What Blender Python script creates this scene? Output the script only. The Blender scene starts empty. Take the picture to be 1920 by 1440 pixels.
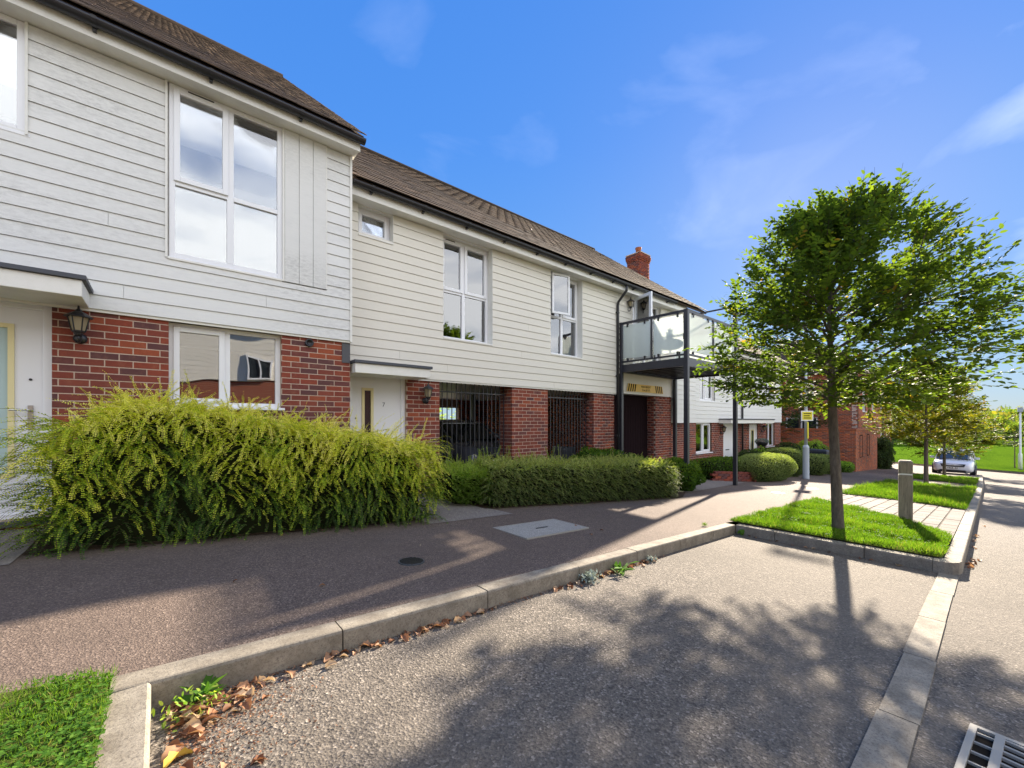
import bpy, math, random
import numpy as np
from mathutils import Vector, Matrix
R = math.radians
random.seed(7)
rng = np.random.default_rng(11)
SC = bpy.context.scene
COL = SC.collection

# ------------------------------------------------------------------ camera, sky, sun, exposure
AZ = 49.4                                    # camera heading, degrees from the street's +x towards the houses
cd = bpy.data.cameras.new("camera"); cam = bpy.data.objects.new("camera", cd); COL.objects.link(cam)
cd.sensor_width = 36; cd.lens = 14.44; cd.shift_y = 0.0365; cd.clip_end = 3000; cd.clip_start = 0.05
cam.location = (0, 0, 0); cam.rotation_euler = (R(90), 0, R(AZ - 90)); SC.camera = cam

SUN_EL, SUN_AZ = 22.0, 12.5                  # elevation; azimuth from +x towards +y
w = bpy.data.worlds.new("World"); SC.world = w; w.use_nodes = True
nt = w.node_tree; nt.nodes.clear(); N = nt.nodes.new; LK = nt.links.new
wo = N("ShaderNodeOutputWorld"); bg = N("ShaderNodeBackground"); LK(bg.outputs[0], wo.inputs[0])
sky = N("ShaderNodeTexSky"); sky.sky_type = 'NISHITA'; sky.sun_disc = False
sky.sun_elevation = R(SUN_EL); sky.sun_rotation = R(90 - SUN_AZ); sky.air_density = 1.0; sky.dust_density = 0.35; sky.ozone_density = 3.2
tcw = N("ShaderNodeTexCoord")
mpw = N("ShaderNodeMapping"); mpw.inputs['Scale'].default_value = (1.0, 1.6, 3.2); mpw.inputs['Rotation'].default_value = (0, 0, R(30)); mpw.inputs['Location'].default_value = (.35, .2, .1)
LK(tcw.outputs['Generated'], mpw.inputs[0])
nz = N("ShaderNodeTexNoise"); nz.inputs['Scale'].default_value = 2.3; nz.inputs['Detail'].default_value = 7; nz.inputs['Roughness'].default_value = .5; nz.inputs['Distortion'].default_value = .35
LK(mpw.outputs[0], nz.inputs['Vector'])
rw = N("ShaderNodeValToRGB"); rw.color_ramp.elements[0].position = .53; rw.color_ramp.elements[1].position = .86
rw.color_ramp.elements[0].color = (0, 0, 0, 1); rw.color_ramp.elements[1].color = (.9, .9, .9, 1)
sk = N("ShaderNodeVectorMath"); sk.operation = 'SCALE'; sk.inputs[3].default_value = .115; LK(sky.outputs[0], sk.inputs[0])
gm = N("ShaderNodeGamma"); gm.inputs[1].default_value = .42; LK(sk.outputs[0], gm.inputs[0])       # a camera's highlight roll-off for the bright sky round the sun
hs = N("ShaderNodeHueSaturation"); hs.inputs['Saturation'].default_value = 2.1; hs.inputs['Hue'].default_value = .494; LK(gm.outputs[0], hs.inputs['Color'])
sxw = N("ShaderNodeSeparateXYZ"); LK(tcw.outputs['Generated'], sxw.inputs[0])
gr_ = N("ShaderNodeValToRGB"); e_ = gr_.color_ramp.elements                                    # clear autumn sky, paler low down
while len(e_) < 5: e_.new(.5)
for i_, (p_, c_) in enumerate([(0, (.36, .60, .80)), (.1, (.25, .52, .90)), (.28, (.145, .39, .98)), (.55, (.082, .295, .98)), (1, (.05, .215, .88))]): e_[i_].position = p_; e_[i_].color = (*c_, 1)
LK(sxw.outputs[2], gr_.inputs[0])
mg = N("ShaderNodeMix"); mg.data_type = 'RGBA'; mg.inputs[0].default_value = .72; LK(hs.outputs[0], mg.inputs[6]); LK(gr_.outputs[0], mg.inputs[7])
# broken cloud: thin wisps where the camera looks, thicker cloud over the far side of the road (the window glass mirrors it), its brightness raised as fill for the shaded fronts
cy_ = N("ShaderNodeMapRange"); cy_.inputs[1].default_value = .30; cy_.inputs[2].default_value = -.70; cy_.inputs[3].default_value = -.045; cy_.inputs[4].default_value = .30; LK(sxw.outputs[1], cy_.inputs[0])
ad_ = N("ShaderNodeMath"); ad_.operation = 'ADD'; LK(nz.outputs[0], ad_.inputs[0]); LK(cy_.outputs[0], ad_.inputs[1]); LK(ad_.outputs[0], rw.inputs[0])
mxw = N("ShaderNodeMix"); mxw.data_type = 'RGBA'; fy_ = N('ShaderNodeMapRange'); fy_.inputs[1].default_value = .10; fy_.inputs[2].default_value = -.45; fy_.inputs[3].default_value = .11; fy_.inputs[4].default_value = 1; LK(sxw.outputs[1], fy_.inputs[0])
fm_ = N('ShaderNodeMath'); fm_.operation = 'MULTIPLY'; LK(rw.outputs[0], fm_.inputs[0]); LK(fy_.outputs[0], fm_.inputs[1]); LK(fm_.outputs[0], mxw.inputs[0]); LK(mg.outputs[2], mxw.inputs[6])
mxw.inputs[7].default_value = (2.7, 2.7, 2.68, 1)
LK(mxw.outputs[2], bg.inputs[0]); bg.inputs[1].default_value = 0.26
sd = bpy.data.lights.new("sun", 'SUN'); sd.energy = 5.0; sd.angle = R(0.9); sd.color = (1, .87, .70)
so = bpy.data.objects.new("sun", sd); COL.objects.link(so)
ce, se = math.cos(R(SUN_EL)), math.sin(R(SUN_EL))
sdir = Vector((ce * math.cos(R(SUN_AZ)), ce * math.sin(R(SUN_AZ)), se))
so.rotation_euler = sdir.to_track_quat('Z', 'Y').to_euler(); so.location = sdir * 60
SC.view_settings.view_transform = 'Standard'; SC.view_settings.look = 'None'; SC.view_settings.gamma = 1
SC.view_settings.exposure = 1.95; SC.view_settings.use_curve_mapping = False
SC.cycles.max_bounces = 8; SC.cycles.transparent_max_bounces = 24
SC.cycles.use_adaptive_sampling = True

# ------------------------------------------------------------------ helpers
def tag(o, label=None, cat=None, group=None, kind=None):
    if label: o['label'] = label
    if cat: o['category'] = cat
    if group: o['group'] = group
    if kind: o['kind'] = kind
    return o
def link(name, data, parent=None, loc=None):
    o = bpy.data.objects.new(name, data); COL.objects.link(o)
    if parent: o.parent = parent
    if loc is not None: o.location = loc
    return o
def empty(name, loc=(0, 0, 0), rz=0):
    o = link(name, None, None, loc); o.rotation_euler = (0, 0, rz); o.empty_display_size = .2
    return o
class MB:
    def __init__(s): s.v = []; s.f = []
    def box(s, x0, x1, y0, y1, z0, z1):
        n = len(s.v)
        s.v += [(x0,y0,z0),(x1,y0,z0),(x1,y1,z0),(x0,y1,z0),(x0,y0,z1),(x1,y0,z1),(x1,y1,z1),(x0,y1,z1)]
        s.f += [tuple(n+i for i in q) for q in ((0,3,2,1),(4,5,6,7),(0,1,5,4),(1,2,6,5),(2,3,7,6),(3,0,4,7))]
        return s
    def hexa(s, p):                      # 8 points, bottom ring then top ring
        n = len(s.v); s.v += [tuple(q) for q in p]
        s.f += [tuple(n+i for i in q) for q in ((0,3,2,1),(4,5,6,7),(0,1,5,4),(1,2,6,5),(2,3,7,6),(3,0,4,7))]
        return s
    def poly(s, pts): n = len(s.v); s.v += [tuple(p) for p in pts]; s.f.append(tuple(range(n, n+len(pts)))); return s
    def prism(s, pts, z0, z1):           # pts (x,y); z may be callables
        f0 = z0 if callable(z0) else (lambda x, y: z0); f1 = z1 if callable(z1) else (lambda x, y: z1)
        n = len(s.v); k = len(pts)
        s.v += [(x, y, f0(x, y)) for x, y in pts] + [(x, y, f1(x, y)) for x, y in pts]
        s.f.append(tuple(n+i for i in range(k))[::-1]); s.f.append(tuple(n+k+i for i in range(k)))
        for i in range(k): j = (i+1) % k; s.f.append((n+i, n+j, n+k+j, n+k+i))
        return s
    def tube(s, pts, rad, n=8, caps=True):
        pts = [Vector(p) for p in pts]; m = len(pts); b = len(s.v)
        if not hasattr(rad, '__len__'): rad = [rad]*m
        up = Vector((0, 0, 1)); prev = None
        for i, p in enumerate(pts):
            t = (pts[min(i+1, m-1)] - pts[max(i-1, 0)])
            if t.length < 1e-9: t = Vector((0, 0, 1))
            t.normalize()
            a = prev if prev is not None else (Vector((1, 0, 0)) if abs(t.z) > .9 else up)
            a = (a - t*a.dot(t))
            if a.length < 1e-6: a = Vector((0, 1, 0))
            a.normalize(); prev = a; c = t.cross(a)
            for k in range(n):
                th = 2*math.pi*k/n; s.v.append(tuple(p + (a*math.cos(th)+c*math.sin(th))*rad[i]))
        for i in range(m-1):
            for k in range(n):
                k2 = (k+1) % n; s.f.append((b+i*n+k, b+i*n+k2, b+(i+1)*n+k2, b+(i+1)*n+k))
        if caps:
            s.f.append(tuple(b+k for k in range(n))[::-1]); s.f.append(tuple(b+(m-1)*n+k for k in range(n)))
        return s
    def lathe(s, prof, n=16, c=(0, 0, 0)):
        b = len(s.v); m = len(prof)
        for r, z in prof:
            for k in range(n):
                th = 2*math.pi*k/n; s.v.append((c[0]+r*math.cos(th), c[1]+r*math.sin(th), c[2]+z))
        for i in range(m-1):
            for k in range(n):
                k2 = (k+1) % n; s.f.append((b+i*n+k, b+i*n+k2, b+(i+1)*n+k2, b+(i+1)*n+k))
        s.f.append(tuple(b+k for k in range(n))[::-1]); s.f.append(tuple(b+(m-1)*n+k for k in range(n)))
        return s
    def mesh(s, name, mat=None, smooth=False):
        me = bpy.data.meshes.new(name); me.from_pydata(s.v, [], s.f)
        if mat: me.materials.append(mat)
        if smooth: me.polygons.foreach_set('use_smooth', [True]*len(me.polygons))
        me.update(); return me
    def build(s, name, mat, parent=None, label=None, smooth=False, bevel=0):
        o = link(name, s.mesh(name, mat, smooth), parent)
        if label: o['label'] = label
        if bevel:
            b = o.modifiers.new('bevel', 'BEVEL'); b.width = bevel; b.segments = 2; b.limit_method = 'ANGLE'
        return o
def np_mesh(name, verts, k, mat, attrs=None, smooth=False):
    """verts (M*k,3): M polygons of k own vertices each"""
    M = len(verts)//k
    me = bpy.data.meshes.new(name); me.vertices.add(M*k); me.vertices.foreach_set('co', np.ascontiguousarray(verts, dtype=np.float32).ravel())
    me.loops.add(M*k); me.loops.foreach_set('vertex_index', np.arange(M*k, dtype=np.int32))
    me.polygons.add(M); me.polygons.foreach_set('loop_start', np.arange(0, M*k, k, dtype=np.int32))
    for an, val in (attrs or {}).items():
        a = me.attributes.new(an, 'FLOAT', 'POINT'); a.data.foreach_set('value', np.repeat(val, k).astype(np.float32))
    me.materials.append(mat); me.update(calc_edges=True)
    if smooth: me.polygons.foreach_set('use_smooth', [True]*M)
    return me
def np_boxes(name, cen, hx, hy, hz, mat, rot=None):
    """many boxes in one mesh. cen (M,3), half extents arrays, rot optional 3x3"""
    M = len(cen); c = np.array([(-1,-1,-1),(1,-1,-1),(1,1,-1),(-1,1,-1),(-1,-1,1),(1,-1,1),(1,1,1),(-1,1,1)], float)
    V = c[None]*np.stack([hx, hy, hz], 1)[:, None, :]
    if rot is not None: V = V @ (rot.T if rot.ndim == 2 else np.transpose(rot, (0, 2, 1)))
    V = V + cen[:, None, :]
    F = np.array([(0,3,2,1),(4,5,6,7),(0,1,5,4),(1,2,6,5),(2,3,7,6),(3,0,4,7)])
    idx = (np.arange(M)[:, None, None]*8 + F[None]).reshape(-1)
    me = bpy.data.meshes.new(name); me.vertices.add(M*8); me.vertices.foreach_set('co', V.astype(np.float32).ravel())
    me.loops.add(len(idx)); me.loops.foreach_set('vertex_index', idx.astype(np.int32))
    me.polygons.add(M*6); me.polygons.foreach_set('loop_start', np.arange(0, M*24, 4, dtype=np.int32))
    me.materials.append(mat); me.update(calc_edges=True)
    return me
def nrm(a): return a/np.maximum(np.linalg.norm(a, axis=-1, keepdims=True), 1e-9)
def leaves(name, P, A, Nn, L, W, mat, attrs, shape='hex', fold=.0):
    """leaf blades: base P, axis A, normal Nn"""
    A = nrm(A); B = nrm(np.cross(Nn, A)); U = np.cross(A, B)
    if shape == 'quad': pr = [(0, 0, 0), (.5, .5, 0), (1, 0, 0), (.5, -.5, 0)]
    elif shape == 'blade': pr = [(0, .5, 0), (.55, .35, .0), (1, 0, .12), (.5, -.4, 0)]
    else: pr = [(0, 0, 0), (.28, .42, .05), (.68, .40, .04), (1, 0, -.06), (.68, -.40, .04), (.28, -.42, .05)]
    V = np.stack([P + A*(a*L)[:, None] + B*(b*W)[:, None] + U*(c*L)[:, None] for a, b, c in [(np.full(len(P), q[0]), np.full(len(P), q[1]), np.full(len(P), q[2])) for q in pr]], 1)
    return np_mesh(name, V.reshape(-1, 3), len(pr), mat, attrs)

def fwd(p): return .651*p[0] + .759*p[1]
def scr(p):
    f = fwd(p)
    if f < .2: return None
    return 960 + 770*(.759*p[0]-.651*p[1])/f, 790 - 770*p[2]/f

# ground heights
def pz(x, y=2.45):                                # pavement surface
    xx = min(x, 38.0); z = -1.175 - .055*xx
    if x > 38: z -= .055*8*(1-math.exp(-(x-38)/8.0))*.55
    return z + .02*max(0, min(y, 7.5)-2.45)*(1 if x < 40 else max(0, 1-(x-40)/5))
def rz_(x): return pz(x, 0) - .125

# ------------------------------------------------------------------ materials
def mat(name, base=(.5, .5, .5), rough=.6, spec=.3, metal=0):
    m = bpy.data.materials.new(name); m.use_nodes = True
    b = m.node_tree.nodes['Principled BSDF']; b.inputs['Base Color'].default_value = (*base, 1)
    b.inputs['Roughness'].default_value = rough; b.inputs['Metallic'].default_value = metal; b.inputs['Specular IOR Level'].default_value = spec
    return m
class NT:
    def __init__(s, m): s.m = m; s.t = m.node_tree; s.b = s.t.nodes['Principled BSDF']; s.out = s.t.nodes['Material Output']
    def n(s, typ, **kw):
        x = s.t.nodes.new(typ)
        for k, v in kw.items():
            if k in x.inputs: x.inputs[k].default_value = v
            else: setattr(x, k, v)
        return x
    def l(s, a, b): s.t.links.new(a, b)
    def coord(s, obj=False):
        if obj: return s.n('ShaderNodeTexCoord').outputs['Object']
        return s.n('ShaderNodeNewGeometry').outputs['Position']
    def noise(s, scale, detail=4, rough=.55, vec=None, dist=0):
        x = s.n('ShaderNodeTexNoise'); x.inputs['Scale'].default_value = scale; x.inputs['Detail'].default_value = detail; x.inputs['Roughness'].default_value = rough; x.inputs['Distortion'].default_value = dist
        s.l(vec if vec is not None else s.coord(), x.inputs['Vector']); return x.outputs[0]
    def ramp(s, fac, stops):
        x = s.n('ShaderNodeValToRGB'); e = x.color_ramp.elements
        while len(e) < len(stops): e.new(.5)
        for i, (p, c) in enumerate(stops): e[i].position = p; e[i].color = (*c, 1) if len(c) == 3 else c
        s.l(fac, x.inputs[0]); return x.outputs[0]
    def mix(s, fac, a, b, mode='MIX'):
        x = s.n('ShaderNodeMix'); x.data_type = 'RGBA'; x.blend_type = mode; x.clamp_result = False
        for i, v in ((0, fac), (6, a), (7, b)):
            if hasattr(v, 'links') or hasattr(v, 'is_linked'): s.l(v, x.inputs[i])
            else: x.inputs[i].default_value = v if not isinstance(v, tuple) else (*v, 1)
        return x.outputs[2]
    def bump(s, h, strength=.3, dist=.01):
        x = s.n('ShaderNodeBump'); x.inputs['Strength'].default_value = strength; x.inputs['Distance'].default_value = dist
        s.l(h, x.inputs['Height']); s.l(x.outputs[0], s.b.inputs['Normal']); return x
    def scaled(s, sc):
        x = s.n('ShaderNodeMapping'); x.inputs['Scale'].default_value = sc; s.l(s.coord(), x.inputs[0]); return x.outputs[0]
def g3(v): return (v, v, v)

def m_board(name, base, stain, amount):
    m = mat(name, base, .55, .35); t = NT(m)
    grain = t.noise(9, 6, .6, t.scaled((.6, 1, 9)))
    c = t.mix(t.ramp(grain, [(.35, g3(0)), (.75, g3(.22))]), base, tuple(x*.80 for x in base))
    blot = t.ramp(t.noise(1.0, 4, .6, t.scaled((.5, 1, 1.2))), [(.44, g3(.04)), (.66, g3(1))])
    spk = t.ramp(t.noise(16, 10, .8, t.scaled((.8, 1, 2.2))), [(.42, g3(0)), (.70, g3(amount))])
    st = t.mix(1.0, blot, spk, 'MULTIPLY')
    c = t.mix(st, c, stain)
    rnd = t.n('ShaderNodeObjectInfo').outputs['Random']
    c = t.mix(t.ramp(rnd, [(0, g3(0)), (1, g3(.10))]), c, tuple(x*.70 for x in base))
    t.l(c, t.b.inputs['Base Color']); t.bump(grain, .12, .004); return m
M = {}
M['board1'] = m_board('weathered_white_board', (.74, .74, .72), (.22, .22, .21), .62)
M['board2'] = m_board('cream_board', (.74, .71, .63), (.45, .42, .34), .25)
M['board3'] = m_board('pale_board', (.75, .75, .72), (.5, .5, .45), .2)
M['trim'] = mat('painted_trim', (.76, .75, .71), .45, .4)
tt = NT(M['trim']); tt.l(tt.mix(tt.ramp(tt.noise(5, 6, .7), [(.45, g3(0)), (.8, g3(.35))]), (.78, .77, .73), (.52, .51, .44)), tt.b.inputs['Base Color'])
M['upvc'] = mat('white_plastic_frame', (.80, .81, .84), .28, .5)
M['door'] = mat('white_door_paint', (.78, .78, .80), .35, .4)
M['doorcream'] = mat('cream_glazing_bead', (.75, .66, .36), .4, .4)
M['black'] = mat('black_plastic', (.018, .018, .022), .38, .5)
M['steel_dark'] = mat('dark_painted_steel', (.030, .030, .040), .38, .5)
M['dark'] = mat('dark_interior', (.045, .04, .038), .9, .1)
M['room'] = mat('room_plaster', (.35, .33, .30), .9, .1)
M['flashing'] = mat('lead_grey_flashing', (.075, .08, .095), .55, .3)
M['leadpatch'] = mat('lead_patch', (.09, .09, .10), .6, .3)
M['curtain'] = mat('net_curtain', (.86, .87, .86), .9, .1)
M['blind'] = mat('roller_blind', (.80, .80, .78), .8, .1)
M['metal'] = mat('brushed_metal', (.45, .44, .42), .35, .5, .9)
M['rubber'] = mat('tyre_rubber', (.02, .02, .02), .8, .2)
M['alloy'] = mat('alloy_wheel', (.5, .5, .52), .3, .5, .8)

def m_brick(name, island, orange=False):
    m = mat(name, (.3, .06, .03), .85, .2); t = NT(m)
    rnd = t.n('ShaderNodeNewGeometry').outputs['Random Per Island'] if island else t.n('ShaderNodeObjectInfo').outputs['Random']
    x = t.n('ShaderNodeValToRGB'); x.color_ramp.interpolation = 'CONSTANT'; e = x.color_ramp.elements
    cols = [(.190, .052, .036), (.125, .052, .050), (.225, .058, .036), (.160, .050, .038), (.100, .050, .052), (.270, .075, .038), (.180, .054, .040), (.140, .048, .042), (.205, .060, .042)]
    cols = [(a*1.16, b*1.05, c*1.0) for a, b, c in cols]
    if orange: cols = [(a*1.75, b*2.1, c*1.6) for a, b, c in cols]
    while len(e) < len(cols): e.new(.5)
    for i, c in enumerate(cols): e[i].position = i/len(cols); e[i].color = (*c, 1)
    t.l(rnd, x.inputs[0])
    sp = t.noise(42, 6, .7); c = t.mix(t.ramp(sp, [(.30, g3(.30)), (.62, g3(0))]), x.outputs[0], (.10, .035, .035))
    c = t.mix(t.ramp(t.noise(11, 4, .6), [(.52, g3(0)), (.8, g3(.30))]), c, (.40, .19, .12))
    t.l(c, t.b.inputs['Base Color']); t.bump(t.noise(120, 5, .7), .35, .004); return m
M['brick'] = m_brick('red_brick', False); M['brickS'] = m_brick('red_brick_joined', True); M['brickOS'] = m_brick('orange_and_lit_look_brick_joined', True, True); M['brickO'] = m_brick('orange_and_lit_look_brick', False, True)  # orange pair also stands in for lit red brick inside the carport
M['mortar'] = mat('mortar', (.43, .33, .26), .95, .1)
tt = NT(M['mortar']); tt.l(tt.mix(tt.ramp(tt.noise(60, 5, .7), [(.3, g3(0)), (.7, g3(1))]), (.60, .46, .37), (.42, .32, .26)), tt.b.inputs['Base Color'])

def m_tile(name, island):
    m = mat(name, (.1, .07, .05), .9, .15); t = NT(m)
    rnd = t.n('ShaderNodeNewGeometry').outputs['Random Per Island'] if island else t.n('ShaderNodeObjectInfo').outputs['Random']
    c = t.ramp(rnd, [(0, (.030, .022, .018)), (.4, (.048, .034, .027)), (.75, (.070, .048, .036)), (1, (.10, .068, .048))])
    c = t.mix(t.ramp(t.noise(38, 6, .75), [(.48, g3(0)), (.72, g3(.8))]), c, (.15, .11, .07))
    c = t.mix(t.ramp(t.noise(1.6, 4, .6), [(.5, g3(0)), (.75, g3(.5))]), c, (.065, .055, .04))
    t.l(c, t.b.inputs['Base Color']); t.bump(t.noise(90, 5, .7), .6, .006); return m
M['tile'] = m_tile('concrete_roof_tile', False); M['tileS'] = m_tile('concrete_roof_tile_joined', True)

def m_ground(name, c0, c1, c2, sc, bumpd=.006, big=.35, scratch=None):
    m = mat(name, c0, .9, .25); t = NT(m)
    vo = t.n('ShaderNodeTexVoronoi'); vo.inputs['Scale'].default_value = sc; t.l(t.coord(), vo.inputs['Vector'])
    sp = t.n('ShaderNodeSeparateColor'); t.l(vo.outputs['Color'], sp.inputs[0])
    c = t.ramp(sp.outputs[0], [(0, c1), (.45, c0), (.8, c0), (1, c2)])
    fine = t.noise(sc*1.3, 4, .7)
    c = t.mix(t.ramp(fine, [(.36, g3(.75)), (.55, g3(0))]), c, tuple(x*.35 for x in c1))
    c = t.mix(t.ramp(t.noise(.75, 5, .6), [(.35, g3(0)), (.7, g3(big))]), c, tuple(x*.62 for x in c0))
    c = t.mix(t.ramp(t.noise(5, 5, .65), [(.5, g3(0)), (.75, g3(.25))]), c, tuple(min(1, x*1.25) for x in c0))
    c = t.mix(t.ramp(t.noise(2.3, 6, .75, dist=1.2), [(.60, g3(0)), (.72, g3(.45))]), c, tuple(x*.5 for x in c0))
    c = t.mix(t.ramp(t.noise(.33, 4, .6), [(.45, g3(0)), (.65, g3(.30))]), c, tuple(x*1.18 for x in c0))
    t.l(c, t.b.inputs['Base Color'])
    h = t.mix(.5, vo.outputs['Distance'], fine); t.bump(h, .9, bumpd); return m
M['pave'] = m_ground('footpath_asphalt', (.170, .127, .102), (.085, .064, .054), (.33, .255, .205), 112, .006, .5)
M['road'] = m_ground('road_chippings', (.178, .153, .124), (.066, .058, .052), (.38, .33, .275), 86, .009, .55)
M['conc'] = m_ground('path_concrete', (.27, .235, .205), (.18, .15, .14), (.35, .32, .28), 60, .003)
M['cover'] = m_ground('concrete_cover_fill', (.40, .38, .34), (.28, .26, .24), (.52, .5, .45), 120, .004, .2)
def m_kerb():
    m = mat('kerb_concrete', (.40, .36, .29), .85, .25); t = NT(m)
    rnd = t.n('ShaderNodeObjectInfo').outputs['Random']
    c = t.mix(t.ramp(t.noise(7, 7, .7), [(.35, g3(0)), (.62, g3(1))]), (.33, .295, .235), (.18, .155, .12))
    c = t.mix(t.ramp(t.noise(90, 4, .8), [(.50, g3(0)), (.64, g3(.75))]), c, (.10, .085, .07))
    c = t.mix(t.ramp(rnd, [(0, g3(0)), (1, g3(.22))]), c, (.17, .15, .12))
    gi = t.n('ShaderNodeNewGeometry'); sx = t.n('ShaderNodeSeparateXYZ'); t.l(gi.outputs['Normal'], sx.inputs[0])
    t.l(c, t.b.inputs['Base Color']); t.bump(t.noise(70, 6, .75), .5, .006); return m
M['kerb'] = m_kerb()
M['paver'] = mat('block_paving', (.30, .25, .215), .9, .2)
tt = NT(M['paver']); _r = tt.n('ShaderNodeObjectInfo').outputs['Random']
tt.l(tt.mix(tt.ramp(tt.noise(50, 5, .7), [(.4, g3(0)), (.7, g3(.5))]), tt.ramp(_r, [(0, (.125, .105, .092)), (.5, (.165, .138, .12)), (1, (.205, .172, .148))]), (.16, .13, .12)), tt.b.inputs['Base Color']); tt.bump(tt.noise(90, 4, .7), .4, .004)
M['joint'] = mat('joint_sand', (.085, .073, .055), .95, .1)
M['soil'] = mat('bed_soil', (.055, .040, .028), .95, .1)
tt = NT(M['soil']); tt.l(tt.ramp(tt.noise(35, 5, .7), [(.3, (.03, .022, .016)), (.7, (.10, .065, .04))]), tt.b.inputs['Base Color']); tt.bump(tt.noise(60, 4, .7), .8, .02)
M['turf'] = mat('turf_base', (.06, .11, .02), 1, 0)
tt = NT(M['turf']); tt.l(tt.ramp(tt.noise(22, 5, .7), [(.3, (.040, .050, .016)), (.55, (.085, .105, .025)), (.7, (.12, .10, .05))]), tt.b.inputs['Base Color'])
M['meadow'] = mat('meadow_grass', (.10, .2, .02), 1, 0)
tt = NT(M['meadow']); _c = tt.ramp(tt.noise(.35, 7, .65, tt.scaled((.5, 1.6, 1))), [(.3, (.065, .14, .010)), (.55, (.125, .225, .014)), (.75, (.10, .19, .014))])
_c = tt.mix(tt.ramp(tt.noise(6, 6, .7, tt.scaled((.5, 2, 1))), [(.4, g3(.55)), (.65, g3(0))]), _c, (.05, .11, .012)); tt.l(_c, tt.b.inputs['Base Color']); tt.bump(tt.noise(9, 6, .7), 1, .25)

def m_leaf(name, stops, trans=.45, tcol=None, rough=.5, attr='rnd'):
    m = mat(name, (.1, .2, .03), max(rough, .62), .14); t = NT(m)
    a = t.n('ShaderNodeAttribute'); a.attribute_name = attr
    c = t.ramp(a.outputs['Fac'], stops); t.l(c, t.b.inputs['Base Color'])
    tr = t.n('ShaderNodeBsdfTranslucent')
    tc = t.mix(1.0, c, tcol or (1.9, 2.1, .7), 'MULTIPLY'); t.l(tc, tr.inputs['Color'])
    mx = t.n('ShaderNodeMixShader'); mx.inputs[0].default_value = trans
    t.l(t.b.outputs[0], mx.inputs[1]); t.l(tr.outputs[0], mx.inputs[2]); t.l(mx.outputs[0], t.out.inputs['Surface']); return m
M['leaf_tree'] = m_leaf('hornbeam_leaf', [(0, (.034, .055, .018)), (.5, (.056, .088, .022)), (.82, (.095, .13, .022)), (.93, (.18, .17, .02)), (1, (.20, .12, .03))], .5, (2.6, 2.7, .7))
M['leaf_autumn'] = m_leaf('autumn_leaf', [(0, (.06, .085, .012)), (.4, (.10, .13, .015)), (.75, (.22, .20, .018)), (1, (.30, .20, .02))], .48, (1.7, 1.7, .6))
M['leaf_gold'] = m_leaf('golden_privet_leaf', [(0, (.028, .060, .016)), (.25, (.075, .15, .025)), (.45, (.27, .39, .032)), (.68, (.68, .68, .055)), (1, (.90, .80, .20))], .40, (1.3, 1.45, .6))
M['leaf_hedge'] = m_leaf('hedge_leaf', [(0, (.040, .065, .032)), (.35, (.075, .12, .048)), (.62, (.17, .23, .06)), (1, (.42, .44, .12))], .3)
M['leaf_fresh'] = m_leaf('fresh_shrub_leaf', [(0, (.06, .12, .025)), (.5, (.16, .27, .04)), (1, (.40, .48, .08))], .38)
M['leaf_conifer'] = m_leaf('conifer_leaf', [(0, (.030, .065, .012)), (.5, (.06, .12, .016)), (1, (.15, .22, .02))], .3)
M['leaf_box'] = m_leaf('clipped_box_leaf', [(0, (.05, .075, .028)), (.5, (.11, .15, .048)), (1, (.30, .34, .12))], .25)
M['leaf_dark'] = m_leaf('dark_evergreen_leaf', [(0, (.018, .032, .014)), (.5, (.030, .050, .018)), (1, (.06, .09, .025))], .25)
M['leaf_far'] = m_leaf('far_tree_leaf', [(0, (.055, .085, .025)), (.5, (.10, .15, .03)), (.8, (.17, .20, .035)), (1, (.24, .17, .035))], .35)
M['grass'] = m_leaf('grass_blade', [(0, (.055, .115, .012)), (.45, (.10, .185, .016)), (.85, (.16, .25, .025)), (1, (.27, .24, .08))], .45, (1.2, 1.35, .5), rough=.7)
M['clover'] = m_leaf('clover_leaf', [(0, (.05, .13, .016)), (.6, (.09, .20, .025)), (1, (.14, .26, .04))], .4, (1.2, 1.35, .5), rough=.75)
M['dryleaf'] = m_leaf('dry_leaf', [(0, (.09, .045, .028)), (.32, (.16, .075, .042)), (.55, (.27, .13, .070)), (.75, (.38, .22, .13)), (.9, (.46, .33, .21)), (1, (.45, .36, .08))], .25, (1.2, 1.1, .8))
M['silverleaf'] = m_leaf('grey_green_leaf', [(0, (.16, .20, .17)), (1, (.34, .40, .35))], .2, (1, 1, .9))
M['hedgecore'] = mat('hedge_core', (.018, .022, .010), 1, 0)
M['bark'] = mat('grey_bark', (.13, .105, .085), .9, .15)
tt = NT(M['bark']); _c = tt.ramp(tt.noise(9, 7, .7, tt.scaled((3, 3, .9))), [(.3, (.075, .062, .052)), (.6, (.155, .128, .10)), (.8, (.22, .19, .15))]); tt.l(_c, tt.b.inputs['Base Color']); tt.bump(tt.noise(22, 6, .7, tt.scaled((3, 3, 1))), .7, .01)
M['twig'] = mat('twig_bark', (.10, .065, .045), .85, .15)
M['timber'] = mat('weathered_timber', (.28, .24, .19), .85, .15)
tt = NT(M['timber']); _c = tt.ramp(tt.noise(6, 8, .75, tt.scaled((9, 9, .7))), [(.3, (.13, .11, .085)), (.5, (.27, .235, .185)), (.75, (.38, .335, .27))]); tt.l(_c, tt.b.inputs['Base Color']); tt.bump(tt.noise(9, 6, .7, tt.scaled((9, 9, .6))), .6, .006)

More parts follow.
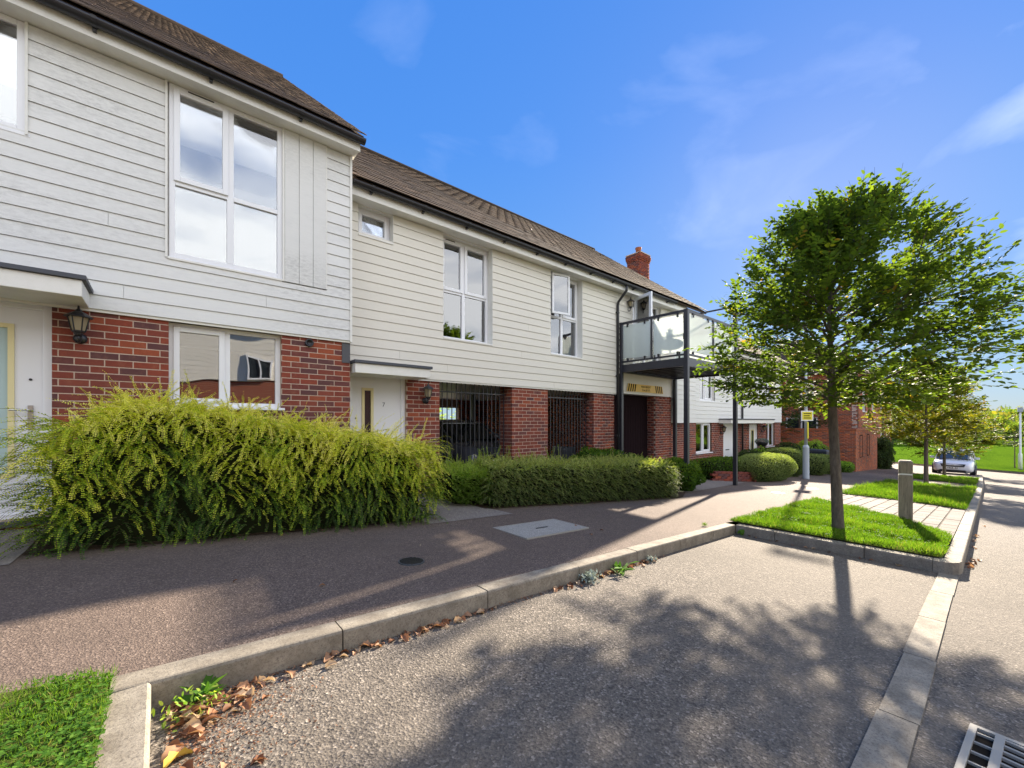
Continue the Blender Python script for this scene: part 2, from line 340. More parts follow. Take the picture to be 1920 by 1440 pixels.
def m_glass(name, tint, refl, rough=.01):
    m = bpy.data.materials.new(name); m.use_nodes = True; t = m.node_tree; t.nodes.clear()
    o = t.nodes.new('ShaderNodeOutputMaterial'); tr = t.nodes.new('ShaderNodeBsdfTransparent'); tr.inputs[0].default_value = (*tint, 1)
    gl = t.nodes.new('ShaderNodeBsdfGlossy'); gl.inputs['Roughness'].default_value = rough; gl.inputs[0].default_value = (.97, .98, 1, 1)
    fr = t.nodes.new('ShaderNodeFresnel'); fr.inputs[0].default_value = 1.9
    mp = t.nodes.new('ShaderNodeMapRange'); mp.inputs[1].default_value = 0; mp.inputs[2].default_value = 1; mp.inputs[3].default_value = refl; mp.inputs[4].default_value = 1
    mx = t.nodes.new('ShaderNodeMixShader')
    nz = t.nodes.new('ShaderNodeTexNoise'); nz.inputs['Scale'].default_value = 1.6; nz.inputs['Detail'].default_value = 1; ge = t.nodes.new('ShaderNodeNewGeometry'); t.links.new(ge.outputs['Position'], nz.inputs['Vector'])
    bp = t.nodes.new('ShaderNodeBump'); bp.inputs['Strength'].default_value = .08; bp.inputs['Distance'].default_value = .05; t.links.new(nz.outputs[0], bp.inputs['Height']); t.links.new(bp.outputs[0], gl.inputs['Normal'])
    L = t.links.new; L(fr.outputs[0], mp.inputs[0]); L(mp.outputs[0], mx.inputs[0]); L(tr.outputs[0], mx.inputs[1]); L(gl.outputs[0], mx.inputs[2]); L(mx.outputs[0], o.inputs[0])
    return m
M['glass'] = m_glass('window_glass', (.94, .96, .96), .16)
M['glassfrost'] = mat('frosted_door_glass', (.42, .55, .55), .35, .5)
M['glassdark'] = mat('dark_car_glass', (.02, .028, .035), .05, .8)
def m_frost():
    m = bpy.data.materials.new('frosted_balcony_glass'); m.use_nodes = True; t = m.node_tree; t.nodes.clear()
    o = t.nodes.new('ShaderNodeOutputMaterial'); d = t.nodes.new('ShaderNodeBsdfDiffuse'); d.inputs[0].default_value = (.84, .88, .87, 1)
    tl = t.nodes.new('ShaderNodeBsdfTranslucent'); tl.inputs[0].default_value = (.90, .93, .91, 1)
    rf = t.nodes.new('ShaderNodeBsdfRefraction'); rf.inputs['IOR'].default_value = 1.02; rf.inputs['Roughness'].default_value = .55; rf.inputs[0].default_value = (.88, .93, .9, 1)
    a = t.nodes.new('ShaderNodeMixShader'); a.inputs[0].default_value = .5; b = t.nodes.new('ShaderNodeMixShader'); b.inputs[0].default_value = .38
    L = t.links.new; L(d.outputs[0], a.inputs[1]); L(tl.outputs[0], a.inputs[2]); L(a.outputs[0], b.inputs[1]); L(rf.outputs[0], b.inputs[2]); L(b.outputs[0], o.inputs[0]); return m
M['frost'] = m_frost()
def m_car(name, c, metal=.3):
    m = mat(name, c, .22, .5, metal); m.node_tree.nodes['Principled BSDF'].inputs['Coat Weight'].default_value = .8; m.node_tree.nodes['Principled BSDF'].inputs['Coat Roughness'].default_value = .04; return m
M['carwhite'] = m_car('white_car_paint', (.72, .73, .76), 0)
M['cardark'] = m_car('dark_blue_car_paint', (.075, .085, .12), .1)
M['headlamp'] = mat('headlamp_lens', (.55, .58, .60), .08, .8)
M['plate'] = mat('number_plate', (.75, .75, .70), .4)
M['amber'] = mat('lantern_glass', (.30, .25, .16), .12, .6)
M['signyellow'] = mat('yellow_sign', (.78, .50, .08), .45, .4)
M['signlemon'] = mat('lemon_sign', (.78, .68, .05), .45, .4)
M['signwhite'] = mat('white_sign', (.8, .8, .78), .4, .4)
M['ink'] = mat('black_print', (.02, .016, .012), .95, .03)
M['greypost'] = mat('grey_painted_post', (.42, .47, .52), .4, .4)
M['bin'] = mat('dark_grey_bin', (.035, .04, .05), .5, .4)
M['irongrey'] = mat('cast_iron', (.10, .11, .12), .5, .5, .6)
M['steelgal'] = mat('galvanised_steel', (.34, .32, .28), .6, .4, .3)
M['clay'] = mat('clay_pot', (.30, .10, .05), .8)
M['rust'] = mat('brown_garage_door', (.016, .009, .011), .95, .05)

# ------------------------------------------------------------------ brick work, boards, tiles
unit = MB()
_e = .03
unit.v = [(-.5,.5,-.5),(.5,.5,-.5),(.5,.5,.5),(-.5,.5,.5),(-.5,-.46,-.5),(.5,-.46,-.5),(.5,-.46,.5),(-.5,-.46,.5),(-.5+_e*.5,-.5,-.5+_e),(.5-_e*.5,-.5,-.5+_e),(.5-_e*.5,-.5,.5-_e),(-.5+_e*.5,-.5,.5-_e)]
unit.f = [(0,3,2,1),(0,1,5,4),(1,2,6,5),(2,3,7,6),(3,0,4,7),(4,5,9,8),(5,6,10,9),(6,7,11,10),(7,4,8,11),(8,9,10,11)]
BRICK = unit.mesh('brick', M['brick']); BRICKO = unit.mesh('brick', M['brickO'])
KU = MB().box(-.5, .5, -.5, .5, -.5, .5)
def minus(a0, a1, cuts):
    seg = [(a0, a1)]
    for c0, c1 in cuts:
        seg = [q for s0, s1 in seg for q in ((s0, min(s1, c0)), (max(s0, c1), s1)) if q[1]-q[0] > 1e-4]
    return seg
def rects(x0, x1, z0, z1, holes):
    zs = sorted({z0, z1, *[min(max(h[2], z0), z1) for h in holes], *[min(max(h[3], z0), z1) for h in holes]})
    out = []
    for a, b in zip(zs, zs[1:]):
        if b-a < 1e-4: continue
        m = (a+b)/2
        for s in minus(x0, x1, [(h[0], h[1]) for h in holes if h[2] < m < h[3]]): out.append((s[0], s[1], a, b))
    return out
def brick_specs(axis, pos, a0, a1, z0, z1, holes=(), depth=.05, z_ref=0.0, bond=.225):
    """axis 'y': wall face at y=pos looking -y, bricks along x. axis 'x': face at x=pos looking -x, bricks along y."""
    out = []; H = .075; r0 = math.floor((z0-z_ref)/H); r = r0
    while z_ref + r*H < z1-1e-4:
        zb = max(z_ref+r*H+.005, z0); zt = min(z_ref+r*H+.070, z1)
        if zt-zb > .015:
            zm = (zb+zt)/2; cuts = [(h[0], h[1]) for h in holes if h[2] < zm < h[3]]
            for s0, s1 in minus(a0, a1, cuts):
                k = math.floor(s0/bond)-1; off = (.5*bond if r % 2 else 0)
                while k*bond+off < s1:
                    b0 = max(k*bond+off+.005, s0); b1 = min((k+1)*bond+off-.005, s1)
                    if b1-b0 > .02:
                        j = random.uniform(-.0015, .0015)
                        if axis == 'y': out.append(((b0+b1)/2, pos+depth/2+j, zm, b1-b0, depth, zt-zb, 0))
                        else: out.append((pos+depth/2+j, (b0+b1)/2, zm, b1-b0, depth, zt-zb, 1))
                    k += 1
        r += 1
    return out
def place_bricks(parent, specs, limit=290, key=None, orange=False):
    bme = BRICKO if orange else BRICK
    def K(s):
        q = scr(s[:3])
        if q is None: return 999
        off = not (-30 < q[0] < 1950 and -30 < q[1] < 1460)
        return fwd(s[:3]) + (500 if off else 0) + (key(s) if key else 0)
    specs = sorted(specs, key=K); big, rest = specs[:limit], specs[limit:]
    for (x, y, z, l, d, h, ax) in big:
        o = bpy.data.objects.new('brick', bme); COL.objects.link(o); o.parent = parent(( x, y, z)) if callable(parent) else parent; o.location = (x, y, z)
        if ax: o.rotation_euler = (0, 0, -math.pi/2)
        o.scale = (l, d, h)
    for pa, rest in ([(parent, rest)] if not callable(parent) else [(p_, [q for q in rest if parent(q) is p_]) for p_ in {parent(q) for q in rest}]) if rest else []:
        a = np.array(rest); sw = a[:, 6] > .5
        me = np_boxes('brickwork', a[:, :3], np.where(sw, a[:, 4], a[:, 3])/2, np.where(sw, a[:, 3], a[:, 4])/2, a[:, 5]/2, M['brickOS' if orange else 'brickS'])
        tag(link('brickwork', me, pa), kind='stuff')
def boards(parent, x0, x1, z0, z1, y, holes, mt, pitch=.15, joints=(), name='board'):
    n = int(round((z1-z0)/pitch)); p = (z1-z0)/n
    for i in range(n):
        zb, zt = z0+i*p, z0+(i+1)*p
        cuts = []
        zs = [zb, zt]
        for h in holes:
            lo, hi = max(h[2], zb), min(h[3], zt)
            if hi-lo > .25*p: cuts.append((h[0], h[1], lo, hi))
        segs = minus(x0, x1, [(c[0], c[1]) for c in cuts])
        for c in cuts:                                     # slivers above and below an opening that cuts part of a board
            if c[2]-zb > .02: segs.append((c[0], c[1], zb, c[2]))
            if zt-c[3] > .02: segs.append((c[0], c[1], c[3], zt))
        for s in segs:
            s0, s1 = max(s[0], x0), min(s[1], x1); a, b = (zb, zt) if len(s) == 2 else (s[2], s[3])
            if s1-s0 < .01: continue
            js = [j for (row, j) in joints if row == i and s0 < j < s1]
            pts = [s0]+sorted(js)+[s1]
            for q0, q1 in zip(pts, pts[1:]):
                e = .0015; yb = y-.017; yt = y-.005
                fb = (a-zb)/p; ft = (b-zb)/p; ya = yb+(yt-yb)*fb; yc = yb+(yt-yb)*ft
                q0_, q1_ = q0+(e if q0 != s0 else 0), q1-(e if q1 != s1 else 0)
                m = MB().hexa([(q0_, ya, a), (q1_, ya, a), (q1_, y, a+.0), (q0_, y, a+.0), (q0_, yc, b-.004), (q1_, yc, b-.004), (q1_, y, b-.004), (q0_, y, b-.004)])
                m.build(name, mt, parent)
def roof_tiles(parent, x0, x1, eave, ridge, gauge, tw, thick=.014, limit=290, liftdeg=2.4):
    (ye, ze), (yr, zr) = eave, ridge
    L = math.hypot(yr-ye, zr-ze); th = math.atan2(zr-ze, yr-ye); n = int(L/gauge); c, s = math.cos(th), math.sin(th)
    tl = gauge*1.55; lift = R(liftdeg)
    a = th - lift                                        # each tile lies a little flatter than the roof
    base = []; W = int((x1-x0)/tw)
    for r in range(n):
        d = r*gauge
        for k in range(W+1):
            xa = x0 + k*tw + (tw/2 if r % 2 else 0); xb = xa + tw
            xa, xb = max(xa, x0), min(xb, x1)
            if xb-xa < .03: continue
            dd = d + tl/2; j = random.uniform(-.003, .003)
            base.append(((xa+xb)/2, ye + dd*c + (-s)*(.012+j)*-1*-1, ze + dd*s + c*(.016+j), xb-xa-.0015, random.uniform(-.006, .006)))
    base.sort(key=lambda b: (lambda q: fwd(b) + (500 if q is None or not (-20 < q[0] < 1940 and -20 < q[1] < 1460) else 0))(scr(b[:3])))
    me = MB().box(-.5, .5, -.5, .5, -.5, .5).mesh('tile', M['tile'])
    for b in base[:limit]:
        o = bpy.data.objects.new('tile', me); COL.objects.link(o); o.parent = parent; o.location = b[:3]; o.rotation_euler = (a, b[4], 0); o.scale = (b[3], tl, thick)
    rest = base[limit:]
    if rest:
        A = np.array(rest); m_ = len(A); rot = np.zeros((m_, 3, 3)); ca, sa = math.cos(a), math.sin(a); t = A[:, 4]
        rot[:, 0, 0] = 1; rot[:, 1, 1] = ca; rot[:, 1, 2] = -sa; rot[:, 2, 1] = sa; rot[:, 2, 2] = ca; rot[:, 1, 0] = -sa*-t; rot[:, 2, 0] = -ca*t
        me2 = np_boxes('tiling', A[:, :3], A[:, 3]/2, np.full(m_, tl/2), np.full(m_, thick/2), M['tileS'], rot)
        tag(link('tiling', me2, parent), kind='stuff')

def window(parent, x0, x1, z0, z1, yw, rec, cols, rows, sashes=(), curtain=None, sill=True, fw=.055, vent=None, label=None, room=True):
    """frame in an opening of the wall face yw; cols/rows: inner split positions; sashes: (col,row) cells with a proud opening sash"""
    y = yw+rec; f = MB()
    f.box(x0, x0+fw, y, y+.07, z0, z1).box(x1-fw, x1, y, y+.07, z0, z1).box(x0+fw, x1-fw, y, y+.07, z0, z0+fw).box(x0+fw, x1-fw, y, y+.07, z1-fw, z1)
    xs = [x0]+list(cols)+[x1]; zs = [z0]+list(rows)+[z1]
    for c in cols: f.box(c-.035, c+.035, y-.001, y+.069, z0+fw, z1-fw)
    for k, r in enumerate(rows):
        for i in range(len(xs)-1):
            a = xs[i]+(fw if i == 0 else .035); b = xs[i+1]-(fw if i == len(xs)-2 else .035)
            f.box(a, b, y+.001, y+.068, r-.028, r+.028)
    win = f.build('window', M['upvc'], parent, label, bevel=.004)
    for i in range(len(xs)-1):
        for j in range(len(zs)-1):
            a = xs[i]+(fw if i == 0 else .035); b = xs[i+1]-(fw if i == len(xs)-2 else .035)
            c = zs[j]+(fw if j == 0 else .028); d = zs[j+1]-(fw if j == len(zs)-2 else .028)
            if (i, j) in sashes:
                s = MB(); q = .045; o_ = .012
                s.box(a-o_, a+q, y-.022, y+.03, c-o_, d+o_).box(b-q, b+o_, y-.022, y+.03, c-o_, d+o_).box(a+q, b-q, y-.022, y+.03, c-o_, c+q).box(a+q, b-q, y-.022, y+.03, d-q, d+o_)
                s.build('sash', M['upvc'], win, bevel=.004)
                MB().box(a+q, b-q, y+.012, y+.02, c+q, d-q).build('pane', M['glass'], win)
            else: MB().box(a, b, y+.025, y+.033, c, d).build('pane', M['glass'], win)
    if sill: MB().box(x0-.03, x1+.03, yw-.045, y+.002, z0-.035, z0-.002).build('sill', M['upvc'], win, bevel=.004)
    if vent: MB().box(vent[0], vent[1], y-.012, y-.0, z1-.042, z1-.022).build('vent', M['black'], win)
    if room:
        m = MB(); yb = y+.075
        m.poly([(x0-.5, yb+2.2, z0-.7), (x1+.5, yb+2.2, z0-.7), (x1+.5, yb+2.2, z1+.1), (x0-.5, yb+2.2, z1+.1)])
        m.poly([(x0-.5, yb+.05, z0-.7), (x0-.5, yb+2.2, z0-.7), (x0-.5, yb+2.2, z1+.1), (x0-.5, yb+.05, z1+.1)])
        m.poly([(x1+.5, yb+.05, z0-.7), (x1+.5, yb+.05, z1+.1), (x1+.5, yb+2.2, z1+.1), (x1+.5, yb+2.2, z0-.7)])
        m.poly([(x0-.5, yb+.05, z0-.7), (x1+.5, yb+.05, z0-.7), (x1+.5, yb+2.2, z0-.7), (x0-.5, yb+2.2, z0-.7)])
        m.poly([(x0-.5, yb+.05, z1+.1), (x0-.5, yb+2.2, z1+.1), (x1+.5, yb+2.2, z1+.1), (x1+.5, yb+.05, z1+.1)])
        m.build('room_lining', M['room'] if curtain != 'dark' else M['dark'], win)
    def folds(a, b, zc, zd, yy):
        m = MB(); n = max(4, int((b-a)/.018)); P = []
        for k in range(n+1):
            x = a+(b-a)*k/n; P.append((x, yy+.018*math.sin(k*1.9)+.008*math.sin(k*.7)))
        for (xa, ya), (xb, yb_) in zip(P, P[1:]): m.poly([(xa, ya, zc), (xb, yb_, zc), (xb, yb_, zd), (xa, ya, zd)])
        return m
    if curtain == 'blind':
        MB().box(x0+.06, x1-.06, y+.10, y+.106, z1-.62, z1-.03).build('blind', M['blind'], win)
    if curtain == 'net': folds(x0+.02, x1-.02, z0, z1-.02, y+.105).build('curtain', M['curtain'], win)
    if curtain == 'sides':
        folds(x0+.02, x0+.30, z0-.2, z1-.05, y+.16).build('curtain', M['curtain'], win); folds(x1-.28, x1-.02, z0-.2, z1-.05, y+.16).build('curtain', M['curtain'], win)
        folds(x0+.05, x1-.05, z0+.55, z1-.05, y+.30).build('curtain', M['curtain'], win)
    return win
def gutter(parent, x0, x1, y, z, r=.062, brackets=.95):
    m = MB(); n = 10; b = 0; P = []
    for k in range(n+1):
        th = math.pi + math.pi*k/n; P.append((y+r*math.cos(th), z+r*math.sin(th)))
    for k in range(n-1, -1, -1): P.append((P[k+1][0]*.0+y+(r-.006)*math.cos(math.pi+math.pi*(k+.5)/n), z+(r-.006)*math.sin(math.pi+math.pi*(k+.5)/n)))
    m.v = [(x0, a, c) for a, c in P]+[(x1, a, c) for a, c in P]; K = len(P)
    m.f = [(i, (i+1) % K, K+(i+1) % K, K+i) for i in range(K)]
    m.poly([(x0, y+r*math.cos(math.pi+math.pi*k/n), z+r*math.sin(math.pi+math.pi*k/n)) for k in range(n+1)]); m.poly([(x1, y+r*math.cos(math.pi+math.pi*k/n), z+r*math.sin(math.pi+math.pi*k/n)) for k in range(n+1)])
    g = m.build('gutter', M['black'], parent, smooth=True)
    x = x0+.3
    while x < x1:
        q = MB(); pts = [(y+(r+.010)*math.cos(math.pi+math.pi*k/8), z+(r+.010)*math.sin(math.pi+math.pi*k/8)) for k in range(9)]
        for (a, c), (a2, c2) in zip(pts, pts[1:]): q.poly([(x-.02, a, c), (x+.02, a, c), (x+.02, a2, c2), (x-.02, a2, c2)])
        q.box(x-.015, x+.015, y+r*.2, y+r+.03, z-r-.025, z-r+.005)
        q.build('bracket', M['black'], g); x += brackets
    return g
def lantern(loc, label, group='black wall lanterns'):
    r = empty('wall_lantern', loc); tag(r, label, 'lantern', group)
    x = 0
    MB().lathe([(0.001, 0), (.05, 0), (.055, .01), (.045, .03), (.02, .04), (.001, .04)], 14).build('wall_plate', M['black'], r, smooth=True).rotation_euler = (R(90), 0, 0)
    MB().tube([(0, -.03, -.02), (0, -.08, -.05), (0, -.12, -.03), (0, -.125, .02)], .011, 8).build('arm', M['black'], r, smooth=True)
    c = (0, -.125, 0)
    MB().lathe([(.001, .0), (.03, .0), (.036, .02), (.05, .03), (.052, .045), (.001, .045)], 6, (0, -.125, .02)).build('base', M['black'], r)
    cage = MB()
    for k in range(6):
        th = 2*math.pi*k/6; a = (.05*math.cos(th), -.125+.05*math.sin(th), .06); b = (.078*math.cos(th), -.125+.078*math.sin(th), .20); cage.tube([a, b], .005, 4)
    cage.build('cage', M['black'], r)
    MB().lathe([(.045, .062), (.073, .198)], 6, (0, -.125, 0)).build('glass_panel', M['amber'], r)
    MB().lathe([(.11, .198), (.108, .206), (.06, .245), (.028, .262), (.024, .275), (.010, .29), (.007, .325), (.001, .335)], 6, (0, -.125, 0)).build('roof', M['black'], r)
    return r
def canopy(parent, x0, x1, y0, y1, z0, z1, name='porch_canopy'):
    c = MB().box(x0, x1, y0, y1, z0, z1-.035).build(name, M['trim'], parent, bevel=.006)
    MB().box(x0-.02, x1+.03, y0-.03, y1, z1-.035+.002, z1+.01).build('flashing', M['flashing'], c, bevel=.004)
    return c
def door(parent, x0, x1, z0, z1, y, pane=None, panemat=None, handle_x=None, number=None, label=None, spy=None):
    f = MB().box(x0, x0+.07, y-.02, y+.08, z0, z1).box(x1-.07, x1, y-.02, y+.08, z0, z1).box(x0+.07, x1-.07, y-.02, y+.08, z1-.07, z1).box(x0+.07, x1-.07, y-.03, y+.08, z0, z0+.05)
    d = f.build('door_frame', M['upvc'], parent, label, bevel=.004)
    L = MB()
    for q in rects(x0+.07, x1-.07, z0+.05, z1-.07, [(pane[0], pane[1], pane[2], pane[3])] if pane else []): L.box(q[0], q[1], y+.005, y+.05, q[2], q[3])
    lf = L.build('door_leaf', M['door'], d)
    if pane:
        a, b, c, e = pane
        MB().box(a-.03, a+.012, y-.012, y+.02, c-.03, e+.03).box(b-.012, b+.03, y-.012, y+.02, c-.03, e+.03).box(a+.012, b-.012, y-.012, y+.02, c-.03, c+.012).box(a+.012, b-.012, y-.012, y+.02, e-.012, e+.03).build('glazing_bead', M['doorcream'], d)
        MB().box(a+.0121, b-.0121, y+.012, y+.02, c+.0121, e-.0121).build('pane', panemat, d)
    if handle_x is not None:
        s = -1 if handle_x > (x0+x1)/2 else 1; zc = z0+1.02
        MB().box(handle_x-.018, handle_x+.018, y-.012, y+.004, zc-.14, zc+.10).tube([(handle_x, y-.01, zc+.05), (handle_x, y-.06, zc+.05), (handle_x+s*.13, y-.065, zc+.052)], .009, 8).build('handle', M['metal'], d)
    if spy: MB().tube([(spy[0], y-.006, spy[1]), (spy[0], y+.006, spy[1])], .012, 10).build('spyhole', M['black'], d)
    if number: text('number', number[0], (number[1], y+.001, number[2]), .10, M['flashing'], d)
    return d
def text(name, s, loc, size, m, parent, rot=(math.pi/2, 0, 0), align='CENTER', ex=.001):
    cu = bpy.data.curves.new(name, 'FONT'); cu.body = s; cu.size = size; cu.align_x = align; cu.align_y = 'CENTER'; cu.extrude = ex; cu.materials.append(m)
    o = bpy.data.objects.new('tmp', cu); COL.objects.link(o); dg = bpy.context.evaluated_depsgraph_get(); me = bpy.data.meshes.new_from_object(o.evaluated_get(dg)); bpy.data.objects.remove(o)
    me.materials.clear(); me.materials.append(m)
    o = link(name, me, parent, loc); o.rotation_euler = rot; return o
def wall_boxes(name, x0, x1, z0, z1, ya, yb, holes, m, parent, label=None):
    b = MB()
    for q in rects(x0, x1, z0, z1, holes): b.box(q[0], q[1], ya, yb, q[2], q[3])
    return b.build(name, m, parent, label)

# ================================================================== GROUND
def sheet(name, xs, ys, zf, m, kind='structure', parent=None):
    mb = MB(); nx, ny = len(xs), len(ys)
    mb.v = [(x, y, zf(x, y)) for x in xs for y in ys]
    mb.f = [(i*ny+j, (i+1)*ny+j, (i+1)*ny+j+1, i*ny+j+1) for i in range(nx-1) for j in range(ny-1)]
    o = mb.build(name, m, parent, smooth=True)
    if kind: o['kind'] = kind
    return o
def lin(a, b, n): return [a+(b-a)*i/n for i in range(n+1)]
import mathutils.noise as mn
def meadow_edge(y): return 44.2 + .62*max(-4, min(y, 9))*.9
def mz(x, y):
    base = -3.72
    d = max(0, x-46-.5*y)
    h = base + .35*min(1, d/30) + .22*mn.noise(Vector((x*.05, y*.06, 0)))*min(1, d/10)
    if x > 120: h += (x-120)*.035*min(1, (x-120)/60) if x < 260 else 140*.035
    return h
def gz_(x, y):
    if x < 46: return pz(x, 0)-.45
    return -3.95
big = lin(-200, -30, 6)[:-1]+lin(-30, 70, 50)+lin(70, 400, 12)[1:]
sheet('ground', big, lin(-300, -40, 6)[:-1]+lin(-40, 60, 20)+lin(60, 400, 10)[1:], lambda x, y: gz_(x, y), M['meadow'])
# meadow: starts beyond the junction road
mb = MB(); ys = lin(-160, -20, 10)[:-1]+lin(-20, 40, 40)+lin(40, 300, 14)[1:]; ts = [0, .6, 1.5, 3, 5, 8, 12, 17, 23, 30, 38, 47, 58, 72, 90, 115, 150, 200, 280, 400]
nx, ny = len(ts), len(ys)
for t_ in ts:
    for y in ys:
        x = meadow_edge(y)+t_; z = pz(x, 0)+.0 + (mz(x, y)-(-3.72))*1.0 + .02
        mb.v.append((x, y, z))
mb.f = [(i*ny+j, (i+1)*ny+j, (i+1)*ny+j+1, i*ny+j+1) for i in range(nx-1) for j in range(ny-1)]
tag(mb.build('meadow', M['meadow'], smooth=True), kind='structure')
XS = lin(-30, 36, 66)+lin(36, 60, 24)[1:]
road_main = sheet('road', XS, [-7.5, -3, .0, .23, .37, 2.46], lambda x, y: rz_(x)+(.0 if y > -.5 else .0), M['road'])
sheet('junction_road', lin(38.5, 50, 12), lin(-60, 60, 24), lambda x, y: rz_(x)+.004, M['road'])
# pavement polygons (sheet cells between kerb and houses)
pavex = lin(-12, -.15, 12)[:-1]+[-.15]+lin(-.15, 6.5, 10)[1:]+lin(6.5, 38, 32)[1:]
sheet('pavement', pavex, [2.6, 3.3, 4.0, 4.6, 5.2, 6.0], lambda x, y: pz(x, y), M['pave'])
sheet('pavement_margin', lin(6.62, 38, 32), [.36, 1.5, 2.6], lambda x, y: pz(x, y)-.004*(1-y/2.6), M['pave'])
sheet('pavement_crossing', lin(31.0, 33.0, 2), [.36, 2.62], lambda x, y: pz(x, y)+.004, M['conc'])
sheet('garden_bed', lin(-12, 36, 48), [6.0, 6.6, 8, 14], lambda x, y: pz(x, y)-.01, M['soil'])
sheet('yard', lin(2, 30, 28), [6.8, 9, 14, 22], lambda x, y: -1.40-.055*max(0, x-6), M['conc'])
sheet('far_pavement', lin(-30, 44, 40), [-9.2, -7.5], lambda x, y: pz(x, 0), M['pave'])
sheet('far_lawn', lin(-30, 44, 20), [-14, -9.2], lambda x, y: pz(x, 0)+.02, M['turf'])
# soil bed along the hedges, concrete front paths
def flat(name, pts, m, dz, kind='structure', sub=8):
    mb = MB(); mb.poly([(x, y, pz(x, y)+dz) for x, y in pts]); o = mb.build(name, m); o['kind'] = kind; return o
flat('front_path', [(2.55, 4.52), (3.9, 4.52), (3.55, 6.55), (2.3, 6.55)], M['conc'], .006)
flat('entrance_path', [(-3.6, 4.80), (-.86, 4.80), (-.80, 6.1), (-3.6, 6.1)], M['conc'], .006)
flat('drive', [(9.3, 4.55), (13.6, 4.9), (12.3, 6.55), (9.4, 6.55)], M['conc'], .006)
flat('hedge_bed', [(-.84, 5.04), (2.5, 4.74), (2.6, 6.1), (-.84, 6.1)], M['soil'], .01)
flat('verge_bed', [(3.75, 5.0), (8.3, 4.2), (9.25, 4.6), (9.3, 6.5), (3.6, 6.5)], M['soil'], .01)

# ---- kerbs: every stone its own part
kerbs = empty('kerb', (0, 0, 0)); tag(kerbs, kind='structure')
def kerb_stone(p0, p1, w_, top0, top1, h=.28, gap=.004, parent=kerbs, round_=.018):
    """p0,p1: the line of the outer (road side) face; w_ vector to the inner side"""
    p0 = Vector(p0); p1 = Vector(p1); d = (p1-p0).normalized(); p0 = p0+d*gap; p1 = p1-d*gap; w_ = Vector(w_); j = random.uniform(-.003, .003)
    q = round_; m = MB()
    prof = [(0, -h), (0, -q*.9), (.04, -q*.25), (.09, 0), (1, 0), (1, -h)]
    n = len(prof)
    for P, top in ((p0, top0+j), (p1, top1+j)):
        for a, b in prof: v = P + w_*a*1.0; m.v.append((v.x, v.y, top+b))
    m.f = [(i, (i+1) % n, n+(i+1) % n, n+i) for i in range(n)]+[tuple(range(n))[::-1], tuple(range(n, 2*n))]
    m.build('kerb_stone', M['kerb'], parent)
x = -.03                                                          # back kerb of the bay
edges = [-.17, .81, 1.87, 2.92, 3.87, 4.80, 5.72, 6.46]
for a, b in zip(edges, edges[1:]): kerb_stone((a, 2.46), (b, 2.46), (0, .14), pz(a)+.004, pz(b)+.004)
for a, b in ((2.46, 1.75), (1.75, .95), (.95, .23)): kerb_stone((-.03, a), (-.03, b), (-.14, 0), pz(-.03)+.004, pz(-.03)+.004)  # near end of the bay
for a, b in ((2.46, 1.95), (1.95, 1.0), (1.0, .42)): kerb_stone((6.46, a), (6.46, b), (.14, 0), pz(6.5)+.004, pz(6.5)+.004)   # far end of the bay
P = [(6.46, .42), (6.468, .335), (6.50, .27), (6.56, .225), (6.66, .205)]
cm = MB()
inn = [(6.60, .42), (6.605, .40), (6.61, .375), (6.63, .36), (6.66, .345)]
for (a, b), (c, d) in zip(zip(P, P[1:]), zip(inn, inn[1:])):
    zt = pz(6.5)+.004; cm.hexa([(*a, zt-.28), (*b, zt-.28), (*d, zt-.28), (*c, zt-.28), (*a, zt), (*b, zt), (*d, zt), (*c, zt)])
cm.build('kerb_stone', M['kerb'], kerbs, 'rounded corner stone where the bay kerb meets the road kerb')
x = 6.66; fx = 0
while x < 37.5:
    e = min(x+.915, 37.5)
    yy = .205 + max(0, x-26)*.012; ye_ = .205+max(0, e-26)*.012
    kerb_stone((x, yy), (e, ye_), (0, .14), pz(x)+.004, pz(e)+.004); x = e
x = -14.0
while x < -.2:
    e = min(x+.915, -.17); kerb_stone((x, .205), (e, .205), (0, .14), pz(x)+.004, pz(e)+.004); x = e
# flush channel stones between bay and road
x = -.03
while x < 6.44:
    e = min(x+random.uniform(.88, .94), 6.44); m = MB(); j = random.uniform(-.006, .006)
    m.hexa([(x+.004, .225+j, rz_(x)-.1), (e-.004, .225+j, rz_(e)-.1), (e-.004, .372+j, rz_(e)-.1), (x+.004, .372+j, rz_(x)-.1), (x+.004, .225+j, rz_(x)+.012), (e-.004, .225+j, rz_(e)+.012), (e-.004, .372+j, rz_(e)+.012), (x+.004, .372+j, rz_(x)+.012)])
    m.build('channel_stone', M['kerb'], kerbs); x = e
# kerb of the meadow edge
mk = empty('meadow_kerb'); tag(mk, kind='structure')
yy = -14
while yy < 14:
    a = (meadow_edge(yy)-.02, yy); b = (meadow_edge(yy+1.8)-.02, yy+1.8)
    kerb_stone(a, b, (.14, 0), pz(a[0], 0)+.0, pz(b[0], 0)+.0, parent=mk); yy += 1.8

